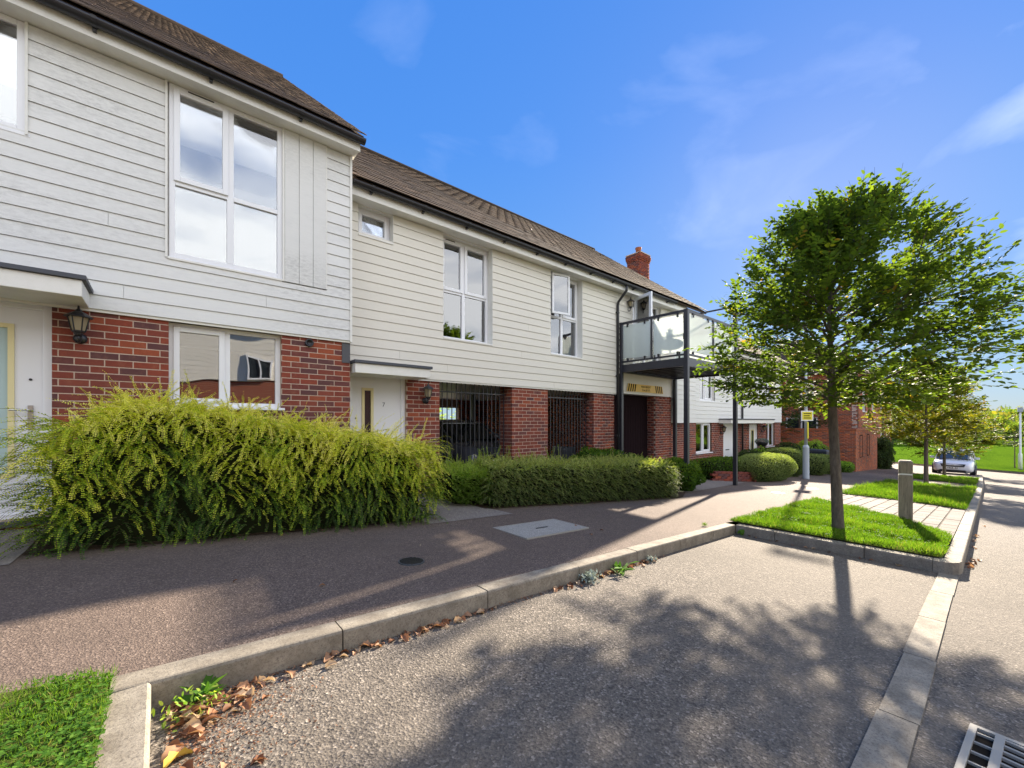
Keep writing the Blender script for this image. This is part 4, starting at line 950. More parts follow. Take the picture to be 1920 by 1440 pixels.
lantern((16.8, YC, -.45), 'black lantern left of the white door behind the tall balcony post'); lantern((21.2, YC, -.45), 'black lantern between the far door and the last window')
hb = empty('hanging_basket', (20.05, 6.55, -.9)); tag(hb, 'dark hanging basket of white flowers by the far front door', 'basket')
MB().lathe([(.02, -.24), (.16, -.18), (.24, -.05), (.26, .0), (.001, .0)], 16).build('bowl', M['black'], hb, smooth=True)
for k in range(3): th = k*2.1; MB().tube([(.24*math.cos(th), .24*math.sin(th), 0), (0, 0, .55)], .006, 4).build('chain', M['black'], hb)
n = 400; d = nrm(rng.normal(0, 1, (n, 3))); d[:, 2] = np.abs(d[:, 2])*.5
link('foliage', leaves('foliage', d*.24, d+rng.normal(0, .4, (n, 3)), rng.normal(0, 1, (n, 3)), rng.uniform(.03, .07, n), rng.uniform(.02, .04, n), M['silverleaf'], {'rnd': rng.random(n)}), hb)

# ================================================================== brick garden wall and end house
gw = empty('garden_wall'); tag(gw, 'tall red brick garden wall with recessed panels beyond the box bushes', 'wall')
XW, YW = 28.2, 4.70
mc = MB(); mc.prism([(XW+.012, YW+.012), (34.5, YW+.012), (34.5, YW+.22), (XW+.22, YW+.22), (XW+.22, 8.4), (23.9, 8.4), (23.9, 8.2), (XW+.012, 8.2)], -3.4, lambda x, y: -.50).build('wall_core', M['mortar'], gw)
hp = [(29.2, 29.9, -2.0, -.75), (31.2, 31.9, -2.0, -.75)]
sp = brick_specs('y', YW, XW, 34.5, -3.4, -.50, [])+brick_specs('x', XW, YW+.05, 8.4, -3.4, -.50)+brick_specs('y', 8.18, 23.9, XW, -3.2, -.66)
place_bricks(gw, sp, 290, orange=True)
for q in hp:
    MB().box(q[0], q[0]+.04, YW-.012, YW+.02, q[2], q[3]).box(q[1]-.04, q[1], YW-.012, YW+.02, q[2], q[3]).box(q[0]+.04, q[1]-.04, YW-.012, YW+.02, q[3]-.04, q[3]).box(q[0]+.04, q[1]-.04, YW-.012, YW+.02, q[2], q[2]+.04).build('brick_panel_edge', M['rust'], gw)
MB().box(XW-.03, 34.55, YW-.03, YW+.25, -.498, -.40).box(XW-.03, XW+.25, YW+.25, 8.45, -.498, -.40).box(23.9, XW-.03, 8.15, 8.45, -.638, -.56).build('coping', M['clay'], gw)
he = empty('end_house'); tag(he, 'tall red brick house behind the garden wall', 'house')
XE0, XE1, YE0 = 31.0, 43.0, 5.05
he_w = [(31.0+a, 31.0+b, z0, z1) for a, b in ((1.2, 2.2), (4.2, 5.2), (7.3, 8.3)) for z0, z1 in ((-1.9, -.7), (.6, 1.9))]
hx = MB()
for q in rects(XE0, XE1, -3.5, 2.9, he_w): hx.box(q[0], q[1], YE0+.012, YE0+.3, q[2], q[3])
hx.box(XE0+.012, XE0+.3, YE0+.3, 13, -3.5, 2.9); hx.box(XE1-.3, XE1, YE0+.3, 13, -3.5, 2.9); hx.box(XE0+.3, XE1-.3, 12.7, 13, -3.5, 2.9)
ew = hx.build('wall', M['mortar'], he)
sideW = (7.0, 8.7, -1.0, .25); sideW2 = (7.2, 8.5, 1.3, 2.4)
place_bricks(ew, brick_specs('y', YE0, XE0, XE1, -3.5, 2.9, he_w)+brick_specs('x', XE0, YE0+.05, 13, -3.5, 2.9, []), 0, orange=True)
for q in he_w: window(he, *q, YE0, .06, [(q[0]+q[1])/2], [], curtain='dark')
for q in (sideW, sideW2):
    f = MB().box(XE0-.03, XE0+.02, q[0], q[0]+.08, q[2], q[3]).box(XE0-.03, XE0+.02, q[1]-.08, q[1], q[2], q[3]).box(XE0-.03, XE0+.02, q[0]+.08, q[1]-.08, q[2], q[2]+.08).box(XE0-.03, XE0+.02, q[0]+.08, q[1]-.08, q[3]-.08, q[3]).box(XE0-.03, XE0+.02, (q[0]+q[1])/2-.04, (q[0]+q[1])/2+.04, q[2]+.08, q[3]-.08).build('window', M['upvc'], he)
    MB().box(XE0-.02, XE0-.008, q[0]+.08, q[1]-.08, q[2]+.08, q[3]-.08).build('pane', M['glassdark'], f)
rf = MB(); e = .4
a, b, c, d = (XE0-e, YE0-e), (XE1+e, YE0-e), (XE1+e, 13+e), (XE0-e, 13+e); r0, r1 = (35.2, 9.3, 6.0), (36.8, 9.3, 6.0)
rf.v = [(*a, 2.9), (*b, 2.9), (*c, 2.9), (*d, 2.9), r0, r1]; rf.f = [(0, 1, 5, 4), (1, 2, 5), (2, 3, 4, 5), (3, 0, 4), (3, 2, 1, 0)]
rf.build('roof', M['tileS'], he)
for q in ((38.9, 39.0),): MB().tube([(q[0], YE0-.06, 2.8), (q[0], YE0-.06, -3.4)], .05, 6).build('downpipe', M['black'], he)

# low brick planter wall
lw = empty('planter_wall'); tag(lw, 'low brick planter wall under the box hedge by the balcony post', 'wall')
p0, p1, p2 = (13.1, 5.85), (14.2, 5.0), (14.7, 5.4)
def run(pa, pb):
    L = math.dist(pa, pb); n = int(L/.225); d = ((pb[0]-pa[0])/L, (pb[1]-pa[1])/L); ang = math.atan2(d[1], d[0])
    for r in range(4):
        for k in range(n+1):
            s = (k+.5*(r % 2))*.225
            if s+.11 > L+.05: continue
            x, y = pa[0]+d[0]*s, pa[1]+d[1]*s; o = bpy.data.objects.new('brick', BRICK); COL.objects.link(o); o.parent = lw; o.location = (x, y, pz(x, y)+.035+.075*r); o.rotation_euler = (0, 0, ang); o.scale = (.215, .10, .066)
run((12.95, 5.55), (14.35, 4.95)); run((14.35, 4.95), (14.6, 5.6))
MB().box(-.0, .001, 0, .001, 0, .001)
mo = MB().prism([(12.97, 5.56), (14.34, 4.97), (14.58, 5.6), (14.5, 5.63), (14.3, 5.03), (13.0, 5.6)], lambda x, y: pz(x, y)-.1, lambda x, y: pz(x, y)+.27).build('mortar_core', M['mortar'], lw)

# ================================================================== houses across the road (seen in the window glass)
ho = empty('opposite_house'); tag(ho, 'brick and boarded house across the road, mirrored in the windows', 'house')
MB().box(-12, 11, -20, -11, -1.6, 1.9).build('wall', M['brickS'], ho)
wb_ = MB().box(-12, 11, -20, -10.97, 1.92, 4.6).build('weatherboarding', M['board2'], ho)
for k in range(17): MB().box(-12, 11, -10.99, -10.94, 1.94+k*.155, 1.94+k*.155+.148).build('board', M['board2'], wb_)
for k in range(44): MB().box(-12, 11, -11.006, -10.985, -1.5+k*.077, -1.5+k*.077+.008).build('mortar_bed', M['mortar'], ho)
rf = MB(); rf.v = [(-12.3, -10.6, 4.6), (11.3, -10.6, 4.6), (11.3, -20.4, 4.6), (-12.3, -20.4, 4.6), (-12.3, -15.5, 8.2), (11.3, -15.5, 8.2)]; rf.f = [(0, 4, 5, 1), (2, 5, 4, 3), (0, 3, 4), (1, 5, 2), (0, 1, 2, 3)]
rf.build('roof', M['tileS'], ho)
for x in (-9.5, -5.5, -1.0, 3.1, 7.2):
    z = 2.0
    w_ = MB().box(x, x+1.3, -10.95, -10.86, z, z+.08).box(x, x+1.3, -10.95, -10.86, z+1.22, z+1.3).box(x, x+.08, -10.95, -10.86, z+.08, z+1.22).box(x+1.22, x+1.3, -10.95, -10.86, z+.08, z+1.22).box(x+.61, x+.69, -10.95, -10.86, z+.08, z+1.22).build('window', M['upvc'], ho)
    MB().box(x+.08, x+1.22, -10.935, -10.90, z+.08, z+1.22).build('pane', M['glassdark'], w_)

# ================================================================== plants
def shoots(n, origin, dirs, L, seg, gap, lw, ll, mats, name, parent, droop, rnd0, tipgain=.35, stem_m=None, leaf_shape='quad', stem_r=.0016, sstems=True):
    """n arching shoots with paired leaves; returns objects"""
    S = seg; P = origin.copy(); d = nrm(dirs); pts = [P]; ds = [d]
    for k in range(S):
        d = nrm(d + np.column_stack([rng.normal(0, .07, n), rng.normal(0, .07, n), -droop*np.ones(n)+rng.normal(0, .05, n)])); P = P + d*(L/S)[:, None]; pts.append(P); ds.append(d)
    pts = np.stack(pts, 1); ds = np.stack(ds, 1)             # n,S+1,3
    m = int(np.ceil(L.max()/gap)); tt_ = (np.arange(m)+.5)*gap
    LP, LA, LN, LL, LW_, RR = [], [], [], [], [], []
    side = nrm(np.cross(ds[:, 0], np.column_stack([rng.normal(0, .35, n), rng.normal(0, .35, n), np.ones(n)])))
    for t in tt_:
        f = t/L; ok = f < 1; 
        if not ok.any(): break
        s = np.clip(f*S, 0, S-1e-3); i = s.astype(int); fr = s-i; idx = np.arange(n)
        p = pts[idx, i]*(1-fr)[:, None]+pts[idx, i+1]*fr[:, None]; dd = ds[idx, i]
        sd = nrm(side - dd*np.sum(side*dd, 1, keepdims=True)); up = np.cross(dd, sd)
        for q in (-1, 1):
            a = nrm(dd*.55+sd*q+rng.normal(0, .18, (n, 3)))
            nn = up+rng.normal(0, .25, (n, 3))
            sc = (1-.45*np.clip(f, 0, 1))*rng.uniform(.8, 1.2, n)
            LP.append(p[ok]); LA.append(a[ok]); LN.append(nn[ok]); LL.append((ll*sc)[ok]); LW_.append((lw*sc)[ok]); RR.append(np.clip(rnd0+tipgain*(f-.4)+rng.normal(0, .07, n), 0, 1)[ok])
    me = leaves(name, np.concatenate(LP), np.concatenate(LA), np.concatenate(LN), np.concatenate(LL), np.concatenate(LW_), mats, {'rnd': np.concatenate(RR)}, leaf_shape)
    o = link(name, me, parent)
    if stem_m is not None:
        q = rng.permutation(n)[:int(n*.7)] if n > 50 else np.arange(n)
        V = []; w0 = stem_r
        a, b = pts[q, :-1], pts[q, 1:]; dirv = nrm(b-a); s1 = nrm(np.cross(dirv, rng.normal(0, 1, a.shape)))*w0
        V = np.stack([a-s1, a+s1, b+s1*.8, b-s1*.8], 2).reshape(-1, 3)
        tag(link('stem', np_mesh('stem', V, 4, stem_m), parent), kind='stuff')
    return o
def blob(name, cx, cy, z0, rx, ry, rz, mt, parent, sq=2.6, n=20, amp=.06, seed=0):
    m = MB(); nu, nv = n*2, n
    for j in range(nv+1):
        ph = -math.pi/2+math.pi*j/nv
        for i in range(nu):
            th = 2*math.pi*i/nu; d = Vector((math.cos(ph)*math.cos(th), math.cos(ph)*math.sin(th), math.sin(ph)))
            k = (abs(d.x)**sq+abs(d.y)**sq+abs(d.z)**sq)**(-1/sq); k *= 1+amp*mn.noise(d*2.2+Vector((seed, 0, 0)))*2
            m.v.append((cx+d.x*k*rx, cy+d.y*k*ry, z0+rz+d.z*k*rz))
    m.f = [(j*nu+i, j*nu+(i+1) % nu, (j+1)*nu+(i+1) % nu, (j+1)*nu+i) for j in range(nv) for i in range(nu)]
    return m.build(name, mt, parent, smooth=True)
def surf_pts(n, rx, ry, rz, sq=2.6, amp=.06, seed=0, zmin=-1.0):
    d = nrm(rng.normal(0, 1, (n*2, 3))); d = d[d[:, 2] > zmin][:n]
    k = (np.abs(d)**sq).sum(1)**(-1/sq); k *= np.array([1+amp*2*mn.noise(Vector(v)*2.2+Vector((seed, 0, 0))) for v in d])
    P = d*k[:, None]*np.array([rx, ry, rz]); Nn = nrm(np.sign(d)*np.abs(d)**(sq-1)/np.array([rx, ry, rz])); return P, Nn
def bush(name, label, cat, cx, cy, rx, ry, h, leafm, n, lsz, group=None, sq=2.4, amp=.05, z0=None, rough=.35, rot=0, rnd=.45, core=.86, seed=None, topgain=.25, trunk=0):
    seed = random.uniform(0, 99) if seed is None else seed
    z = pz(cx, cy)-.02 if z0 is None else z0
    r = empty(name, (cx, cy, z), rot); tag(r, label, cat, group); rz = (h-trunk)/2
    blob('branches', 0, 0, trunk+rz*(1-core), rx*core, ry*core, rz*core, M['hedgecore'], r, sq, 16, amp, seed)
    P, Nn = surf_pts(n, rx, ry, rz, sq, amp, seed); P = P*rng.uniform(.90, 1.03, n)[:, None][:len(P)]; n = len(P)
    A = Nn+rng.normal(0, .75, (n, 3)); A[:, 2] += .2
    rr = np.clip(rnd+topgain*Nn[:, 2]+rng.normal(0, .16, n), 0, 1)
    P[:, 2] += rz+trunk
    link('foliage', leaves('foliage', P, A, Nn+rng.normal(0, rough, (n, 3)), rng.uniform(.7, 1.3, n)*lsz, rng.uniform(.7, 1.3, n)*lsz*.62, M[leafm], {'rnd': rr}, 'quad'), r)
    if trunk: MB().tube([(0, 0, -.02), (.01, 0, trunk+.15)], [.03, .02], 7).build('stem', M['bark'], r)
    return r

# --- hedge 1, golden shrubby honeysuckle
hg = empty('golden_hedge', (0, 0, 0)); tag(hg, 'big shaggy golden green hedge in front of the nearest house', 'hedge')
def h1top(x):
    return np.interp(x, [-1.25, -.95, -.6, -.25, .2, .75, 1.4, 2.1, 2.6, 2.85, 3.05], [-.95, -.42, .02, .24, .20, .10, -.02, -.16, -.26, -.34, -.60])
def h1y(x): return 4.98 - .10*x, 6.02 - .04*x           # front, back
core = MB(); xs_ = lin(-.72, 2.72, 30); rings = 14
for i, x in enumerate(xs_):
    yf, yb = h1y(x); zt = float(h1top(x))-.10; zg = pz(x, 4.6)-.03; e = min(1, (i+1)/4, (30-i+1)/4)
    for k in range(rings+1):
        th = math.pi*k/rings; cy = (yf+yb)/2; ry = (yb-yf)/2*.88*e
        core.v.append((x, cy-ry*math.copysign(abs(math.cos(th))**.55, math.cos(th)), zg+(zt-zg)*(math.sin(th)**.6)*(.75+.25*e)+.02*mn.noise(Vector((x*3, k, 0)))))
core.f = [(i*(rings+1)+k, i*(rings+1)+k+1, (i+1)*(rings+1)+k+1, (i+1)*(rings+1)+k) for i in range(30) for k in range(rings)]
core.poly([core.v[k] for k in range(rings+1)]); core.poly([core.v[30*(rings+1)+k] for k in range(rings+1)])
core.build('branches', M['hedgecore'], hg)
def clump(P, k=2.6, sd=0.0): return np.array([mn.noise(Vector((p[0]*k+sd, p[1]*k, p[2]*k))) for p in P])
def hedge_shoots(n, mode, L0, L1, droop, rnd, name='foliage'):
    x = rng.uniform(-.78, 2.75, n); yf = 4.95-.10*x; yb = 6.02-.04*x; zt = h1top(x); zg = np.array([pz(a, 4.6) for a in x])
    if mode == 'top':
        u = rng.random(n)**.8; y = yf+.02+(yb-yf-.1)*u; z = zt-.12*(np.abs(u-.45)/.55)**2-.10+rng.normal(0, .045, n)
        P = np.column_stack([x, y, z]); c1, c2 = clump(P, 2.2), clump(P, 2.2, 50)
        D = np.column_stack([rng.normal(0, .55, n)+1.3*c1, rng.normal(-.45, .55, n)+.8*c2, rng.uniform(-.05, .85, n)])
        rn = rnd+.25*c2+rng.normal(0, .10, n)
    else:
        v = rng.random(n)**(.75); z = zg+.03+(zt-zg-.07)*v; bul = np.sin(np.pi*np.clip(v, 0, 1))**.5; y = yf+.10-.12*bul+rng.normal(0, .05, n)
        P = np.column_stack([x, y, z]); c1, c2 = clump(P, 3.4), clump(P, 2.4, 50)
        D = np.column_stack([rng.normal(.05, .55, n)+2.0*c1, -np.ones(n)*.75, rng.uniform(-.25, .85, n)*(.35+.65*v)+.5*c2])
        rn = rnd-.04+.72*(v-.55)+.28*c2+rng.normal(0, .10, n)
        y += .10*c1
        P[:, 1] = y
    L = rng.uniform(L0, L1, n)
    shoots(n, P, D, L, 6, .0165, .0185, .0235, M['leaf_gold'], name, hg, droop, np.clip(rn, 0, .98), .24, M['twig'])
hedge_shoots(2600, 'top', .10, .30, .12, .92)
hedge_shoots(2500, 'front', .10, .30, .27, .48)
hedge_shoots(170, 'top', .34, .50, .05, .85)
# left side: sparse arching twigs in front of the door
n = 330; x = rng.uniform(-.76, -.58, n); v = rng.random(n); z = np.array([pz(a, 4.9) for a in x])+.05+1.05*v; y = rng.uniform(4.9, 5.9, n)
D = np.column_stack([-rng.uniform(.5, 1.3, n), rng.normal(-.15, .45, n), rng.uniform(-.1, .7, n)])
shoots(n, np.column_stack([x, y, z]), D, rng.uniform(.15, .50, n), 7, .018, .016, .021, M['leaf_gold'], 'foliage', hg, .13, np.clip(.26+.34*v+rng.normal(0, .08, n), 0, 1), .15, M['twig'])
# right end
n = 620; y = rng.uniform(4.72, 5.9, n); v = rng.random(n); z = -1.32+.06+.98*v; x = 2.72-.15*(1-v)+rng.normal(0, .04, n)
D = np.column_stack([rng.uniform(.3, 1, n), rng.normal(-.35, .4, n), rng.uniform(0, .9, n)])
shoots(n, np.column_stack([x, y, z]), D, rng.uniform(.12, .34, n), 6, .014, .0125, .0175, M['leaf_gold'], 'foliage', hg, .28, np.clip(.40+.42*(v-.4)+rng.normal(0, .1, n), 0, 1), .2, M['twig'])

# --- lighter shrub between path and second hedge
lh = empty('shrub_row'); tag(lh, 'loose light green shrub with upright shoots in front of the carport railing', 'shrub')
def box_shoots(parent, n, poly4, zt, leafm, L0, L1, droop, rnd, gap=.016, lw=.016, ll=.022, front=.5, upright=.2):
    """poly4: front-left, front-right, back-right, back-left"""
    fl, fr_, br, bl_ = [np.array(p) for p in poly4]
    k = int(n*front); u = rng.random(n); v = rng.random(n); isf = np.arange(n) < k
    ed = rng.random(n)
    F = fl+(fr_-fl)*u[:, None]; B = bl_+(br-bl_)*u[:, None]; top = F+(B-F)*v[:, None]
    zg = np.array([pz(a[0], a[1]) for a in F]); ztop = np.array([zt(a) for a in u])
    rnd_edge = .10*np.clip(1-v/.12, 0, 1)
    zz = np.where(isf, zg+.05+(ztop-zg-.08)*v, ztop-rnd_edge*.5-.03+rng.normal(0, .015, n))
    XY = np.where(isf[:, None], F+(B-F)*.03*(1-np.sin(np.pi*v))[:, None], top)
    ends = rng.random(n) < .14; side = rng.random(n) < .5
    XY = np.where((ends & isf)[:, None], np.where(side[:, None], fl+(bl_-fl)*ed[:, None], fr_+(br-fr_)*ed[:, None]), XY)
    nd = nrm(np.array([[(fr_-fl)[1], -(fr_-fl)[0]]]))[0]
    D = np.where(isf[:, None], np.column_stack([nd[0]+rng.normal(0, .4, n), nd[1]+rng.normal(0, .4, n), rng.uniform(.0, .7, n)]), np.column_stack([rng.normal(0, .5, n), rng.normal(-.1, .5, n), upright+rng.uniform(.3, 1, n)]))
    D = np.where((ends & isf)[:, None], np.column_stack([np.where(side, -1, 1)+rng.normal(0, .3, n), rng.normal(0, .4, n), rng.uniform(0, .7, n)]), D)
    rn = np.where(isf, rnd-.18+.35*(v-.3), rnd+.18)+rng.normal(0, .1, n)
    shoots(n, np.column_stack([XY, zz]), D, rng.uniform(L0, L1, n), 4, gap, lw, ll, leafm, 'foliage', parent, droop, np.clip(rn, 0, 1), .2, M['twig'])
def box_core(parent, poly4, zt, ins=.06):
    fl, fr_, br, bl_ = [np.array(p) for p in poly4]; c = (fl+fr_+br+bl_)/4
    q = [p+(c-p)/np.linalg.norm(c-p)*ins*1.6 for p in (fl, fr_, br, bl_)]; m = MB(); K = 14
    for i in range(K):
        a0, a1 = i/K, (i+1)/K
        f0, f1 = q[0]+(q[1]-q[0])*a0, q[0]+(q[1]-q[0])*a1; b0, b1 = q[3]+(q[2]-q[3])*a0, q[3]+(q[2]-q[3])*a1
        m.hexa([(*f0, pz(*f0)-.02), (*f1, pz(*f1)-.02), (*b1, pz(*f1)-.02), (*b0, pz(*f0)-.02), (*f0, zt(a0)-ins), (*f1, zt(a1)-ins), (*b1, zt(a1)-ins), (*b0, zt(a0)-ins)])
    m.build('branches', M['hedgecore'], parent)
P4 = [(3.45, 5.45), (4.1, 5.15), (4.7, 6.3), (3.6, 6.4)]
zl = lambda u: -.80-.05*u
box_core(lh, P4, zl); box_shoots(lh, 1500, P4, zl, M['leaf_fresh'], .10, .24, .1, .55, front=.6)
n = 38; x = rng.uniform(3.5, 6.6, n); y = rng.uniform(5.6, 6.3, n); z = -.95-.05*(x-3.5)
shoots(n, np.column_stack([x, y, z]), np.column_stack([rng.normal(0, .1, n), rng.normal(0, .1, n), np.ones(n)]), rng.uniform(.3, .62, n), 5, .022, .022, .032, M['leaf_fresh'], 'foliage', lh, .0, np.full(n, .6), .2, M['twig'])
# --- second hedge
h2g = empty('clipped_hedge'); tag(h2g, 'long low clipped dark green hedge between path and balcony', 'hedge')
P4 = [(3.85, 5.02), (8.15, 4.28), (8.35, 5.6), (4.3, 6.1)]
zl2 = lambda u: -.715-.175*u+.02*math.sin(u*9)+.015*math.sin(u*23+1)
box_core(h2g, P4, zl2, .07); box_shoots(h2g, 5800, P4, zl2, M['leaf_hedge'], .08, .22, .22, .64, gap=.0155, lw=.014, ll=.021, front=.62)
bush('conifer_bush', 'rounded bright green conifer bush at the end of the clipped hedge', 'bush', 9.55, 4.98, .62, .50, .72, 'leaf_conifer', 9000, .05, amp=.14, rnd=.5, sq=2.1)
bush('dark_shrub', 'dark green shrub growing against the second brick pier', 'shrub', 7.9, 6.1, .75, .38, .85, 'leaf_conifer', 5000, .07, amp=.25, rnd=.3)
bush('low_green_shrub', 'low green shrub by the foot of the downpipe', 'shrub', 9.15, 5.95, .5, .35, .72, 'leaf_conifer', 3600, .06, amp=.25, rnd=.35)
# --- box bushes by house 3
bg_ = 'clipped bushes along the front of the far house'
bush('box_hedge', 'low dark box hedge behind the brick planter wall', 'hedge', 14.2, 5.85, 1.25, .55, .68, 'leaf_conifer', 9000, .05, bg_, sq=4, amp=.05, rnd=.35, rot=R(-12))
bush('box_bush', 'wide rounded box bush with a pale clipped top', 'bush', 15.6, 5.02, 1.45, .62, .88, 'leaf_box', 26000, .035, bg_, sq=3.2, rot=R(-4), rnd=.55, topgain=.35)
bush('box_bush', 'tall round box bush left of the lamp post', 'bush', 18.75, 5.35, .78, .7, 1.12, 'leaf_box', 15000, .038, bg_, sq=2.6, rnd=.38)
bush('box_bush', 'small dark box ball in front of the far window', 'bush', 17.7, 6.2, .62, .5, .95, 'leaf_dark', 5000, .045, bg_, rnd=.5)
bush('box_bush', 'dark box ball against the orange brick corner', 'bush', 20.4, 6.6, .72, .5, 1.05, 'leaf_dark', 5000, .045, bg_, rnd=.5)
bush('box_bush', 'olive clipped bush just right of the lamp post', 'bush', 21.4, 5.15, .85, .65, .88, 'leaf_box', 9000, .045, bg_, sq=2.6, rnd=.5)
bush('box_bush', 'olive clipped bush in front of the dark bin', 'bush', 23.2, 5.1, .85, .6, .86, 'leaf_box', 9000, .045, bg_, sq=2.6, rnd=.55)
bush('box_bush', 'dark round bush left of the bin', 'bush', 22.6, 6.3, .6, .55, 1.35, 'leaf_dark', 5000, .05, bg_, rnd=.6)
bush('low_green_shrub', 'low green clump at the foot of the garden wall corner', 'shrub', 26.6, 4.95, .75, .42, .52, 'leaf_fresh', 3500, .06, rnd=.3)
bush('climbing_shrub', 'green shrub showing above the dark bin', 'shrub', 26.2, 6.3, 1.2, .7, 1.5, 'leaf_fresh', 6000, .07, rnd=.4, amp=.2)
bush('rose_bush', 'straggly bush growing under the hanging basket', 'shrub', 19.6, 6.35, .6, .35, .95, 'leaf_fresh', 1800, .07, rnd=.3, core=.5, amp=.3)
bush('garden_shrub', 'dark shrub at the far end of the garden wall', 'shrub', 36.2, 4.75, 1.3, .55, 2.0, 'leaf_dark', 7000, .09, rnd=.6, amp=.25)
# bin
bn = empty('wheelie_bin', (25.0, 5.6, pz(25.0, 5.6))); tag(bn, 'dark grey wheelie bin behind the olive bushes', 'bin')
MB().hexa([(-.24, -.3, .08), (.24, -.3, .08), (.24, .3, .08), (-.24, .3, .08), (-.29, -.37, .98), (.29, -.37, .98), (.29, .37, .98), (-.29, .37, .98)]).build('body', M['bin'], bn, bevel=.02)
MB().hexa([(-.31, -.40, .98), (.31, -.40, .98), (.31, .42, .98), (-.31, .42, .98), (-.27, -.34, 1.07), (.27, -.34, 1.07), (.27, .38, 1.10), (-.27, .38, 1.10)]).build('lid', M['bin'], bn, bevel=.02)
for s in (-1, 1): MB().tube([(s*.25, .3, .1), (s*.30, .3, .1)], .1, 14).build('wheel', M['rubber'], bn)

# ---------------- trees
def tree(name, label, x, y, trunk_h, H, prof, nlimb, nleaf, lsize, leafm, tr=.085, seed=1, group=None, lean=(0, 0), straggle=.12, rmean=.5, lw=.55, rspread=.22, limb_r=.022):
    """prof(t)-> crown radius at height fraction t of the crown"""
    g = pz(x, y) if x < 48 else -3.75
    rs = np.random.default_rng(seed); r = empty(name, (x, y, g)); tag(r, label, 'tree', group)
    z0, z1 = trunk_h, H
    pts = [(0, 0, -.08), (.01, .0, .12), (.02+lean[0]*.3, lean[1]*.3, trunk_h*.5), (.01+lean[0]*.7, lean[1]*.7, trunk_h), (lean[0], lean[1], trunk_h+(H-trunk_h)*.45), (lean[0]*1.1, lean[1]*1.1, H*.93)]
    MB().tube(pts, [tr*1.35, tr*1.05, tr*.92, tr*.78, tr*.42, tr*.08], 12).build('trunk', M['bark'], r, smooth=True)
    tips = []; seglist = []; tw = MB()
    for i in range(nlimb):
        t = (i+.5)/nlimb; zb = trunk_h*.92+(H-trunk_h)*.72*t**1.1
        az = i*2.399+rs.uniform(-.3, .3); 
        zt = trunk_h+(H-trunk_h)*min(1, (t*.85+.08+rs.uniform(-.06, .10))); rad = prof((zt-trunk_h)/(H-trunk_h))*rs.uniform(.8, 1.05)
        if t > .8: rad *= rs.uniform(.3, 1)
        b = Vector((lean[0]*zb/H, lean[1]*zb/H, zb)); e = Vector((math.cos(az)*rad, math.sin(az)*rad, zt))
        m_ = b.lerp(e, .5)+Vector((0, 0, .10*rad*(1 if t < .6 else -.5)))
        P = [b, b.lerp(m_, .5)+Vector((rs.normal(0, .03), rs.normal(0, .03), .02)), m_, m_.lerp(e, .5)+Vector((rs.normal(0, .04), rs.normal(0, .04), 0)), e]
        tw.tube(P, [limb_r, limb_r*.8, limb_r*.6, limb_r*.4, limb_r*.15], 6, False); seglist.append(P)
        for k in range(7):
            f = rs.uniform(.25, 1); q = f*4; j = min(3, int(q)); p = P[j].lerp(P[j+1], q-j)
            d = (e-b).normalized(); d = Vector((d.x+rs.normal(0, .6), d.y+rs.normal(0, .6), d.z*.5+rs.normal(.12, .35))).normalized(); l = rad*rs.uniform(.25, .5)*(1.15-.5*f)
            e2 = p+d*l; tw.tube([p, p.lerp(e2, .5)+Vector((0, 0, .02)), e2], [limb_r*.35, limb_r*.25, limb_r*.1], 4, False); seglist.append([p, e2]); tips.append((p, e2))
    tw.build('limb', M['bark'], r, smooth=True)
    # twigs with leaves, filling the profile volume and hanging off the branches
    per = 11; nt_ = nleaf//per; O = np.zeros((nt_, 3)); D = np.zeros((nt_, 3))
    for i in range(nt_):
        if rs.random() < .45:
            P = seglist[rs.integers(len(seglist))]; q = rs.uniform(.15, 1)*(len(P)-1); j = min(len(P)-2, int(q)); p = P[j].lerp(P[j+1], q-j)
            o = np.array(p)+rs.normal(0, .05, 3)
        else:
            for _ in range(30):
                zf = rs.random(); th = rs.uniform(0, 6.283); R_ = prof(zf)*(1+.20*mn.noise(Vector((math.cos(th)*1.3, math.sin(th)*1.3, zf*3.5+seed))))
                rr = R_*math.sqrt(rs.random())*1.0; o = np.array([math.cos(th)*rr, math.sin(th)*rr, z0+(z1-z0)*zf])
                if mn.noise(Vector(o)*(2.6/max(.6, lsize*14))+Vector((seed*3, 0, 0))) > -.04: break
        h = o*np.array([1, 1, 0]); h = h/max(np.linalg.norm(h), .05)
        zf = (o[2]-z0)/(z1-z0)
        O[i] = o; D[i] = h*(1-.5*zf)+np.array([rs.normal(0, .45), rs.normal(0, .45), rs.normal(.10+.75*zf, .28)])
    D = nrm(D); L = rs.uniform(2.2, 4.6, nt_)*lsize; st = rs.random(nt_) < straggle; L[st] *= 1.6
    k = np.arange(per); f = (k+.3)/per
    P = O[:, None, :]+D[:, None, :]*(L[:, None]*f[None])[:, :, None]; P[:, :, 2] -= (L[:, None]*f[None]**2)*.10
    side = nrm(np.cross(D, np.array([0, 0, 1.])+rs.normal(0, .3, (nt_, 3))))
    sg = np.where(k % 2 == 0, 1, -1)
    A = D[:, None, :]*.75+side[:, None, :]*sg[None, :, None]*.8+rs.normal(0, .18, (nt_, per, 3)); A[:, :, 2] -= .12
    Nn = np.cross(side, D)[:, None, :]+rs.normal(0, .32, (nt_, per, 3))
    M_ = nt_*per; rr = np.clip(np.repeat(rs.normal(rmean, rspread, nt_), per)+rs.normal(0, .10, M_), 0, 1)
    Ls = rs.uniform(.6, 1.15, M_)*lsize
    link('crown', leaves('crown', P.reshape(-1, 3), A.reshape(-1, 3), Nn.reshape(-1, 3), Ls, Ls*lw, M[leafm], {'rnd': rr}), r)
    V = np.stack([O-side*.0022, O+side*.0022, O+D*L[:, None]+side*.0010, O+D*L[:, None]-side*.0010], 1).reshape(-1, 3)
